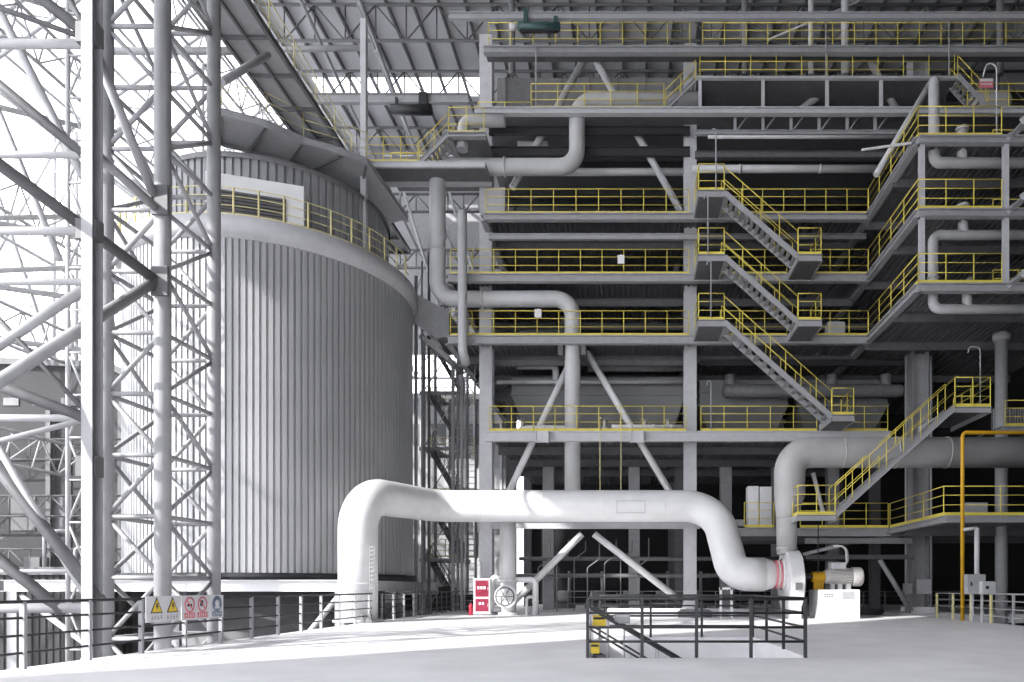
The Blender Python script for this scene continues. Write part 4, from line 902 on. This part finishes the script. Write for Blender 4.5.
MB().lathe([(.02, 0), (1.2, 0), (1.2, .1), (.5, .3), (.02, .3)], (FX1, FY+.1, FZ-.1), (1, 0, 0), 36).build('back_plate', 'pipedark', fan)
du = thing('outlet_duct', 'fat dusty duct rising from the fan and turning right to the frame edge', 'duct', (7.45, FY, 3))
dz = wz(452.5, FY)
dp = fillet([(7.48, FY, 3.0), (7.48, FY, 5.0), (7.62, FY, 5.9), (7.62, FY, dz), (22, FY, dz)], 1.25, 12)
rad = []
for p in dp:
    if p.z < 4.8: rad.append(.46)
    elif p.z < 5.6: rad.append(.46 + (.72-.46)*(p.z-4.8)/.8)
    else: rad.append(.72)
MB().sweep(dp, .7, 36, rad).build('duct_run', 'duct', du)
for x in (10.1, 12.6, 15.0): MB().tube((x-.03, FY, dz), (x+.03, FY, dz), .745, 36).build('duct_seam', 'duct', du)
for z in (3.3, 4.7): MB().tube((7.48, FY, z-.05), (7.48, FY, z+.05), .5, 32).build('flange', 'duct', du)
single(MB().tube(at(813, 473, 33.2), at(824, 516, 33.2), .1, 10), 'duct_strut', 'light', 'slanted light strut under the fat duct by the bottom landing', 'strut')
pl = thing('motor_plinth', 'pale concrete plinth block under the fan motor', 'plinth', (9.7, 33, 0))
MB().box((8.75, 32.2, 0), (10.68, 33.9, 1.35)).build('block', 'white', pl, .03)
MB().box((8.95, 32.17, .92), (9.5, 32.2, 1.25)).build('nameplate', 'signwhite', pl)
MB().box((9.85, 32.17, .92), (10.4, 32.2, 1.25)).build('nameplate', 'steel', pl)
mb = MB()
for k in range(4):
    for j in range(2): mb.box((9.02+k*.11, 32.15, 1.0+j*.1), (9.09+k*.11, 32.17, 1.05+j*.1))
mb.build('plate_print', 'mid', pl)
mo = thing('electric_motor', 'beige electric motor on the pale plinth beside the fan', 'motor', (9.9, 33, 1.35))
MB().lathe([(.02, 0), (.3, .0), (.34, .08), (.34, .18)], (9.25, 33, 1.95), (1, 0, 0), 24).build('drive_end', 'motor', mo)
mb = MB().lathe([(.34, 0), (.36, .02), (.36, 1.1), (.34, 1.12)], (9.42, 33, 1.95), (1, 0, 0), 32)
for k in range(20):
    a = 2*PI*k/20; mb.beam((9.45, 33+.38*math.cos(a), 1.95+.38*math.sin(a)), (10.5, 33+.38*math.cos(a), 1.95+.38*math.sin(a)), .03, .06, V((0, math.cos(a), math.sin(a))))
mb.build('finned_body', 'motor', mo)
MB().lathe([(.42, 0), (.45, .05), (.45, .42), (.38, .5), (.02, .52)], (10.52, 33, 1.95), (1, 0, 0), 28).build('fan_cowl', 'motor', mo)
MB().box((9.5, 32.7, 2.3), (10.2, 33.2, 2.62)).build('terminal_box', 'light', mo, .02)
for x in (9.55, 9.9, 10.3): MB().box((x-.1, 32.65, 1.35), (x+.1, 33.35, 1.62)).build('foot', 'steel', mo)
cg = thing('coupling_guard', 'yellow guard over the shaft between fan and motor', 'guard', (8.9, 33, 1.55))
MB().lathe([(.24, 0), (.24, .6)], (8.66, 33, 1.95), (1, 0, 0), 20).build('cover', 'orange', cg)
MB().tube((8.0, 33, 1.95), (9.3, 33, 1.95), .1, 12).build('shaft', 'dark', cg); MB().box((8.75, 32.9, 1.35), (9.2, 33.1, 1.75)).build('foot', 'orange', cg)
ct = thing('cable_tray', 'pale cable tray above the motor with drooping conduits', 'cable tray', (9.2, 33, 3.2))
MB().channel((8.3, 33.1, 3.02), (9.9, 33.1, 3.4), .3, .14).build('tray', 'light', ct)
for k in range(3):
    y = 32.95 + k*.1; a = V((9.7, y, 3.4))
    MB().sweep(fillet([a, (10.25+k*.06, y, 3.4), (10.3+k*.06, y, 2.55), (10.0, y, 2.45)], .3, 8), .045, 8).build('conduit', 'cream', ct)
single(MB().tube((8.95, 32.95, 2.3), (8.95, 32.95, 4.4), .025, 8).tube((8.95, 32.95, 2.3), (8.95, 32.95, 2.15), .06, 8), 'hanging_rod', 'dark', 'thin dark rod hanging down beside the yellow coupling guard', 'rod')
cl = thing('hose_coil', 'coiled dark hose lying on the floor right of the plinth', 'hose', (12, 36, 0))
hp = []
for k in range(120): 
    a = 2*PI*k/24; hp.append((12.4+(1.1+.05*math.sin(k))*math.cos(a), 37.2+.8*math.sin(a), .06+.05*(k//24)))
MB().sweep(hp, .05, 8).build('hose', 'dark', cl); MB().tube((13.5, 37.2, .08), (13.9, 37.2, .08), .08, 10).build('nozzle', 'light', cl)
# valve manifold
VX, VY = wx(508, 37), 37.0
vp = thing('valve_riser', 'pale vertical riser with a big round valve on the floor', 'valve', (VX, VY, 0))
MB().tube((VX, VY, 0), (VX, VY, 5.0), .4, 24).build('riser', 'white', vp)
MB().tube((VX, VY, 0), (VX, VY, .14), .58, 24).build('base_flange', 'white', vp); MB().tube((VX, VY, 1.75), (VX, VY, 1.9), .52, 24).build('flange', 'white', vp)
MB().tube((VX, VY-.1, .98), (VX, VY-.62, .98), .5, 28).build('valve_body', 'white', vp); MB().tube((VX, VY-.62, .98), (VX, VY-.72, .98), .6, 28).build('bonnet_flange', 'white', vp)
ring = [(VX+.47*math.cos(2*PI*k/24), VY-.95, .98+.47*math.sin(2*PI*k/24)) for k in range(25)]
hw = MB().sweep(ring, .035, 8).build('handwheel', 'mid', vp)
for k in range(3): MB().tube((VX-.47*math.cos(PI*k/3), VY-.95, .98-.47*math.sin(PI*k/3)), (VX+.47*math.cos(PI*k/3), VY-.95, .98+.47*math.sin(PI*k/3)), .025, 6).build('spoke', 'mid', hw)
MB().tube((VX, VY-.7, .98), (VX, VY-.97, .98), .06, 10).build('spindle', 'mid', vp)
pipe('bypass_pipe', 'pale bypass loop on the left of the round valve', [(VX-.3, VY, 2.0), (VX-.85, VY, 2.0), (VX-.85, VY, .25), (VX-.3, VY, .25)], .14, 'white', .25, n=14)
pipe('bypass_pipe', 'pale pipe stepping down on the right of the round valve', [(VX+.3, VY, 1.85), (VX+1.45, VY, 1.85), (VX+1.45, VY, 0)], .16, 'white', .25, [((VX+1.45, VY, .7), (0, 0, 1))], n=14)
pipe('bypass_pipe', 'thin pale hooked pipe beside the stepping pipe', [(VX+1.0, VY-.1, 0), (VX+1.0, VY-.1, .95), (VX+1.35, VY-.1, .95)], .08, 'white', .15, n=10)
for k in range(7):
    x = -5.2 + k*.95; y = 40.5 + (k % 3)*1.2
    pipe('thin_conduit', 'thin grey conduit rising to the low beam in the dark bay, ' + ['first', 'second', 'third', 'fourth', 'fifth', 'sixth', 'seventh'][k] + ' from the left', [(x, y, 0), (x, y, 2.6+.3*(k % 3)), (x+.7, y, 3.1+.3*(k % 3)), (x+.7, y, 4.3)], .035, 'pipedark', .2, group='thin conduits in the dark bay', n=8, seg=4)
for k in range(6):
    x = -4.5 + k*2.3
    r = thing('pump_set', 'dull pump set on the floor of the dark bay, ' + ['first', 'second', 'third', 'fourth', 'fifth', 'sixth'][k] + ' from the left', 'pump', (x, 49, 0), 'pump sets in the dark bay')
    MB().box((x-.8, 48.6, 0), (x+.8, 49.6, .35)).build('base', 'mid', r); MB().lathe([(.02, 0), (.4, .1), (.4, .9), (.02, 1.0)], (x-.5, 49.1, .85), (1, 0, 0), 18).build('pump_body', 'steel', r)
    MB().tube((x+.4, 49.1, .35), (x+.4, 49.1, 2.6), .12, 10).build('riser', 'steel', r)
for k, z in enumerate((2.2, 3.3)):
    pipe('bay_pipe', ['lower', 'upper'][k] + ' long dull pipe crossing the dark bay below the white pipeline', [(-7, 44+k, z), (14, 44+k, z)], .13, 'pipedark', None, [((-3, 44+k, z), (1, 0, 0)), ((5, 44+k, z), (1, 0, 0))], n=12)
guardrail([(-4.0, 46.5, 0), (14, 46.5, 0)], 'dull grey rail across the floor of the dark bay', 1.2, 1.6, 'steel', None, 0, 2, .03)
# extinguisher cabinet
ex0, ey, ew, eh = wx(473.5, 36.3), 36.3, .88, 1.92
ec = thing('extinguisher_cabinet', 'white fire cabinet with two red windows beside the facade column', 'cabinet', (ex0+ew/2, ey, 0))
MB().box((ex0, ey, .06), (ex0+ew, ey+.35, eh)).build('casing', 'white', ec, .01)
for k, (z0, z1, m) in enumerate(((.2, .86, 'redglass'), (.96, 1.82, 'redglass'))):
    f = MB().box((ex0+.1, ey-.03, z0), (ex0+ew-.08, ey, z1)).build('door', m, ec); MB().box((ex0+ew-.14, ey-.05, (z0+z1)/2-.08), (ex0+ew-.11, ey-.03, (z0+z1)/2+.08)).build('handle', 'light', f)
    mb = MB().box((ex0+.05, ey-.035, z0-.03), (ex0+.1, ey, z1+.03)).box((ex0+ew-.08, ey-.035, z0-.03), (ex0+ew-.03, ey, z1+.03)).box((ex0+.05, ey-.035, z1), (ex0+ew-.03, ey, z1+.05)).box((ex0+.05, ey-.035, z0-.05), (ex0+ew-.03, ey, z0)); mb.build('door_frame', 'white', f)
mb = MB()
for k in range(3): mb.box((ex0+.2+k*.16, ey-.036, 1.36), (ex0+.31+k*.16, ey-.03, 1.5))
for k in range(2): mb.box((ex0+.28+k*.16, ey-.036, .55), (ex0+.39+k*.16, ey-.03, .68))
mb.build('lettering', 'signwhite', ec)
fe = thing('fire_extinguisher', 'small red fire extinguisher on the floor left of the white cabinet', 'extinguisher', (ex0-.16, ey+.1, 0))
MB().lathe([(.02, 0), (.11, .01), (.11, .5), (.06, .6), (.03, .62)], (ex0-.16, ey+.1, 0), n=16).build('cylinder', 'red', fe); MB().lathe([(.035, .62), (.035, .7), (.01, .7)], (ex0-.16, ey+.1, 0), n=10).build('valve', 'black', fe)
MB().sweep(fillet([(ex0-.16, ey+.1, .66), (ex0-.3, ey+.06, .66), (ex0-.3, ey+.06, .25)], .08, 5), .014, 6).build('hose', 'black', fe)
pipe('hydrant_pipe', 'white hydrant pipe standing between fire cabinet and ladder', [(ex0+.12, ey+.8, 0), (ex0+.12, ey+.8, 2.8)], .1, 'white', None, [((ex0+.12, ey+.8, 2.7), (0, 0, 1))], n=12)

# ================================================================== DECK RAILS AND PIT
def deckrail(pts, label, h=1.18, sp=1.5, m='dark', pm='steel'):
    pts = [V(p) for p in pts]; root = thing('deck_guardrail', label, 'railing', pts[0])
    UP = V((0,0,1))
    for k, z in enumerate((h, h*.76, h*.5, h*.24)):
        MB().sweep([p + UP*z for p in pts], .03 if k == 0 else .022, 8).build('top_rail' if k == 0 else 'mid_rail', m, root)
    for i in range(len(pts)-1):
        a, b = pts[i], pts[i+1]; n = max(1, round((b-a).length/sp))
        for k in range(n + (1 if i == len(pts)-2 else 0)):
            p = a.lerp(b, k/n); MB().beam(p, p + UP*h, .09, .06, V((0,1,0))).build('post', pm, root)
    return root
deckrail([(-10.6, 7.8, 0), (-10.6, 34.6, 0)], 'long grey guardrail along the left edge of the pale deck', sp=1.49)
rr_ = deckrail([(14.65, 33.2, 0), (14.65, 20, 0)], 'grey and yellow guardrail on the right edge of the deck', sp=1.65, m='steel', pm='steel')
for o in [c for c in rr_.children if c.name.startswith('post')][:4]: o.data = o.data.copy(); o.data.materials[0] = M['railpaint']
deckrail([(13.2, 43.5, 0), (13.2, 48, 0), (25, 48, 0)], 'dull guardrail far behind the right H column', sp=1.5, m='steel', pm='steel')
guardrail([(15.4, 31.6, -3), (25, 31.6, -3)], 'low yellow guardrail beyond and below the right deck edge', 1.0, 1.6, nmid=1)
pg = thing('pit_guardrail', 'black guardrail around the stair opening in the deck', 'railing', (PX0, PY0, 0))
corners = [V((PX0+.03, PY1-.05, 0)), V((PX1-.04, PY1-.05, 0)), V((PX1-.04, PY0+.05, 0)), V((PX0+.03, PY0+.05, 0)), V((PX0+.03, PY0+.9, 0))]
for k, z in enumerate((1.2, .91, .62, .33)):
    MB().sweep([p + V((0, 0, z)) for p in corners], .035 if k == 0 else .026, 8).build('top_rail' if k == 0 else 'mid_rail', 'black', pg)
for i in range(4):
    a, b = corners[i], corners[i+1]; n = {0: 3, 1: 3, 2: 4, 3: 1}[i]
    for k in range(n + (1 if i == 3 else 0)):
        p = a.lerp(b, k/n); MB().beam(p, p + V((0, 0, 1.2)), .065, .065, V((0, 1, 0))).build('post', 'black', pg)
ps = thing('pit_stair', 'dark stair going down into the deck opening', 'stairs', (PX0, 15, -2.6))
L0, H0 = V((3.5, 14.75, -2.55)), V((PX0+.05, 14.75, 0))
for dy in (0, 1.15):
    MB().channel(L0 + V((0, dy, -.1)), H0 + V((0, dy, -.1)), .07, .26).build('stringer', 'dark', ps)
    h_ = MB().tube(L0 + V((0, dy, 1.0)), H0 + V((0, dy, 1.0)), .032, 8).tube(L0 + V((0, dy, .55)), H0 + V((0, dy, .55)), .022, 8).build('handrail', 'black', ps)
    for k in range(13):
        p = L0.lerp(H0, k/12) + V((0, dy, 0)); MB().tube(p, p + V((0, 0, 1.0)), .016, 6).build('baluster', 'light', h_)
for k in range(13):
    c = L0.lerp(H0, (k+.5)/13); MB().box((c.x-.15, 14.78, c.z-.03), (c.x+.15, 15.87, c.z)).build('tread', 'mid', ps)
for k, (x, z, m, w, l) in enumerate(((-.62, .72, 'signyellow', .3, 'yellow warning plate on the left end of the pit guardrail'), (-.12, .78, 'steel', .34, 'grey notice plate beside the yellow warning plate on the pit guardrail'), (-.7, .16, 'signyellow', .2, 'small yellow plate near the floor at the head of the pit stair'))):
    y = PY0 + .95 - .2*k
    o = thing('warning_plate', l, 'sign', (x, y, z-.13))
    MB().box((x-w/2, y, z-.12), (x+w/2, y+.02, z+.12)).build('plate', m, o); 
    MB().box((x-w*.4, y-.005, z+.02), (x+w*.4, y, z+.07)).build('print_line', 'dark' if m == 'signyellow' else 'light', o)
    MB().beam((x, y+.03, 0 if k == 2 else z-.1), (x, y+.03, z+.1), .02, .02, V((0, 1, 0))).build('bracket', 'black', o)
# safety signs on the left deck rail
def sgn(y0, y1, z0, z1, label, fn):
    x = -10.5; o = thing('safety_sign', label, 'sign', (x, (y0+y1)/2, z0), 'safety signs on the deck rail')
    MB().box((x, y0, z0), (x+.025, y1, z1)).build('plate', 'signwhite', o); fn(o, x+.027, y0, y1, z0, z1)
def tri(o, x, y, z, s):
    MB().prism([(x, y-s, z-s*.8), (x, y+s, z-s*.8), (x, y, z+s)], (.006, 0, 0)).build('warning_triangle', 'black', o)
    MB().prism([(x+.006, y-s*.78, z-s*.68), (x+.006, y+s*.78, z-s*.68), (x+.006, y, z+s*.72)], (.006, 0, 0)).build('triangle_field', 'signyellow', o)
    MB().prism([(x+.012, y-s*.1, z+s*.3), (x+.012, y+s*.22, z+s*.3), (x+.012, y+s*.04, z-.0), (x+.012, y+s*.24, z-.0), (x+.012, y-s*.1, z-s*.5), (x+.012, y, z-s*.12), (x+.012, y-s*.2, z-s*.12)], (.004, 0, 0)).build('symbol', 'black', o)
def strokes(o, x, y0, y1, z, hh, n, m):
    mb = MB(); w = (y1-y0)/n
    for k in range(n):
        a = y0 + k*w
        mb.box((x, a+w*.1, z+hh*.42), (x+.004, a+w*.82, z+hh*.56)).box((x, a+w*.38, z), (x+.004, a+w*.54, z+hh))
        if k % 2: mb.box((x, a+w*.15, z+hh*.85), (x+.004, a+w*.8, z+hh*.98))
        else: mb.box((x, a+w*.1, z), (x+.004, a+w*.8, z+hh*.14))
    mb.build('lettering', m, o)
def warn(o, x, y0, y1, z0, z1):
    w = y1-y0
    for c in (.28, .74): tri(o, x, y0+w*c, z0+(z1-z0)*.62, .2)
    strokes(o, x, y0+w*.12, y0+w*.46, z0+.05, .1, 4, 'steel'); strokes(o, x, y0+w*.56, y0+w*.92, z0+.05, .1, 4, 'steel')
def ringm(o, x, y, z, r, m, slash=True):
    MB().lathe([(r*.8, 0), (r, 0), (r, .008), (r*.8, .008)], (x, y, z), (1, 0, 0), 28).build('ring', m, o)
    if slash: MB().beam((x+.004, y-r*.6, z+r*.6), (x+.004, y+r*.6, z-r*.6), .008, r*.16, V((0, .7, .7))).build('slash', m, o)
def prohibit(o, x, y0, y1, z0, z1):
    w = y1-y0
    for i, c in enumerate((.27, .73)):
        y = y0+w*c; z = z0+(z1-z0)*.62; ringm(o, x, y, z, .19, 'pinkred')
        MB().box((x, y-.09, z-.04), (x+.005, y+.09, z+.02) if i == 0 else (x+.005, y+.03, z+.1)).build('symbol', 'dark', o)
        MB().box((x, y-.2, z0+.04), (x+.006, y+.2, z0+.17)).build('caption_panel', 'pinkred', o); strokes(o, x+.006, y-.17, y+.17, z0+.06, .09, 4, 'signwhite')
def mandatory(o, x, y0, y1, z0, z1):
    y = (y0+y1)/2; z = z0+(z1-z0)*.62
    MB().lathe([(.02, .008), (.2, .008), (.2, 0)], (x, y, z), (1, 0, 0), 28).build('disc', 'bluegrey', o)
    MB().lathe([(.01, .006), (.085, .006), (.085, 0)], (x+.006, y, z+.02), (1, 0, 0), 16).build('head_symbol', 'signwhite', o)
    MB().prism([(x+.008, y-.12, z-.12), (x+.008, y+.12, z-.12), (x+.008, y+.06, z-.04), (x+.008, y-.06, z-.04)], (.005, 0, 0)).build('symbol', 'signwhite', o)
    MB().box((x, y-.2, z0+.04), (x+.006, y+.2, z0+.17)).build('caption_panel', 'bluegrey', o); strokes(o, x+.006, y-.17, y+.17, z0+.06, .09, 4, 'signwhite')
sgn(15.22, 16.4, .66, 1.24, 'white safety sign with two yellow warning triangles on the deck rail', warn)
sgn(16.43, 17.52, .66, 1.24, 'white safety sign with two red prohibition circles on the deck rail', prohibit)
sgn(17.55, 18.12, .66, 1.24, 'white safety sign with one blue round symbol on the deck rail', mandatory)

# ================================================================== RIGHT EDGE DETAILS
pipe('gas_pipe', 'bright orange-yellow pipe standing at the right deck edge and turning right', [(14.48, 30.3, 0), (14.48, 30.3, wz(432.5, 30.3)), (21, 30.3, wz(432.5, 30.3))], .08, 'orange', .2, [((14.48, 30.3, .6), (0, 0, 1)), ((14.48, 30.3, 4.4), (0, 0, 1))], n=16)
eb = thing('control_box_stand', 'grey control boxes on a post by the orange-yellow pipe', 'control box', (14.35, 29, 0))
MB().tube((wx(977, 29), 29, 1.4), (wx(977, 29), 29, wz(528, 29)), .1, 12).build('post', 'light', eb)
MB().tube((wx(964, 29), 29, wz(529.5, 29)), (wx(977, 29), 29, wz(528, 29)), .07, 10).build('arm', 'light', eb)
MB().box((wx(964, 29), 28.7, wz(594, 29)), (wx(982, 29), 29.0, wz(574.5, 29))).build('large_box', 'steel', eb, .01)
MB().box((wx(975.5, 29), 28.45, wz(594, 29)), (wx(989, 29), 28.7, wz(581.5, 29))).build('small_box', 'light', eb, .01)
for px in (970.5, 980): MB().beam((wx(px, 29), 28.85, 0), (wx(px, 29), 28.85, wz(594, 29)), .08, .08, V((0,1,0))).build('leg', 'light', eb)
MB().box((wx(967, 29), 28.68, wz(586, 29)), (wx(968.5, 29), 28.7, wz(582, 29))).build('switch', 'dark', eb); MB().box((wx(979, 29), 28.43, wz(589, 29)), (wx(982, 29), 28.45, wz(586, 29))).build('switch', 'dark', eb)
c = at(911, 588, 39.3); single(MB().box((wx(904, 39.3), 39.1, wz(594, 39.3)), (wx(911, 39.3), 39.5, wz(583.5, 39.3))).box((wx(905.5, 39.3), 39.07, wz(592, 39.3)), (wx(909.5, 39.3), 39.1, wz(585, 39.3))), 'junction_box', 'steel', 'smaller grey junction box on the left side of the H column', 'box')
single(MB().box((wx(917, 39.2), 38.9, wz(594, 39.2)), (wx(929, 39.2), 39.3, wz(579.5, 39.2))).box((wx(921, 39.2), 38.87, wz(588, 39.2)), (wx(925, 39.2), 38.9, wz(585, 39.2))), 'junction_box', 'light', 'larger light junction box on the front of the H column', 'box')
wc = thing('white_cabinet', 'tall white twin cabinet on the mezzanine behind the fat duct', 'cabinet', (6.9, 38.7, ZM))
for k, (a, b, t_) in enumerate(((748, 759, 486), (760, 772, 486.5))): MB().box((wx(a, 38.7), 38.7, ZM), (wx(b, 38.7), 39.4, wz(t_, 38.7))).build('casing', 'white', wc, .02); MB().box((wx(a+1, 38.7), 38.67, ZM+.2), (wx(b-1, 38.7), 38.7, wz(t_+2, 38.7))).build('door', 'signwhite', wc)
c = at(976, 507, 33); single(MB().box((c.x-.5, 33, ZM), (c.x+.55, 33.5, ZM+.75)).box((c.x-.45, 32.97, ZM+.08), (c.x+.5, 33, ZM+.68)), 'control_cabinet', 'steel', 'low grey cabinet behind the jutting mezzanine guardrail', 'cabinet')
gk = thing('radiator_panel', 'dark finned panel behind the top landing of the lower stair', 'panel', (20, 37, ZA-.2))
MB().box((wx(992, 37), 37, ZA-.2), (wx(1035, 37), 37.1, ZA+1.1)).build('backing', 'mid', gk)
for k in range(16): MB().box((wx(993, 37)+k*.14, 36.9, ZA-.15), (wx(993, 37)+k*.14+.04, 37, ZA+1.05)).build('fin', 'steel', gk)

# ================================================================== HAZE in the bright bay on the left
hm = bpy.data.materials.new('pale_haze'); hm.use_nodes = True; hn = hm.node_tree; hn.nodes.clear()
ho = hn.nodes.new('ShaderNodeOutputMaterial'); hv = hn.nodes.new('ShaderNodeVolumeScatter')
hv.inputs['Color'].default_value = (1, 1, 1, 1); hv.inputs['Density'].default_value = .0010; hv.inputs['Anisotropy'].default_value = .2
hn.links.new(hv.outputs[0], ho.inputs['Volume']); M['haze'] = hm
hz = MB().box((-60, 22.5, -5.9), (-13.2, 74, 31)).build('haze', 'haze'); tag(hz, 'pale dusty haze filling the bright bay left of the tank', 'haze', kind='stuff')

# ================================================================== LIGHT AND CAMERA
w = bpy.data.worlds.new('sky'); sc.world = w; w.use_nodes = True
bg = w.node_tree.nodes['Background']; bg.inputs['Color'].default_value = (0.93, 0.95, 1.0, 1); bg.inputs['Strength'].default_value = 3.0
sun = bpy.data.lights.new('sun', 'SUN'); sun.energy = 5.2; sun.angle = math.radians(.6); sun.color = (1.0, 0.98, 0.95)
so = bpy.data.objects.new('sun', sun); COL.objects.link(so)
el = math.radians(29); ds = V((-.72, -.69, 0)).normalized()*math.cos(el) + V((0, 0, math.sin(el)))
so.rotation_euler = (-ds).to_track_quat('-Z', 'Y').to_euler(); so.location = (-60, -10, 60)
cam = bpy.data.cameras.new('camera'); co = bpy.data.objects.new('camera', cam); COL.objects.link(co)
co.location = (0, 0, EYE); co.rotation_euler = (PI/2, 0, 0)
cam.sensor_width = 36; cam.lens = FPX/1024*36; cam.clip_end = 500
cam.shift_x = -(HX-512)/1024; cam.shift_y = (HY-341)/1024
sc.camera = co
sc.view_settings.view_transform = 'Standard'; sc.view_settings.look = 'None'; sc.view_settings.gamma = 1; sc.view_settings.use_curve_mapping = False
sc.view_settings.exposure = 0.45
sc.cycles.use_denoising = True
sc.cycles.max_bounces = 8
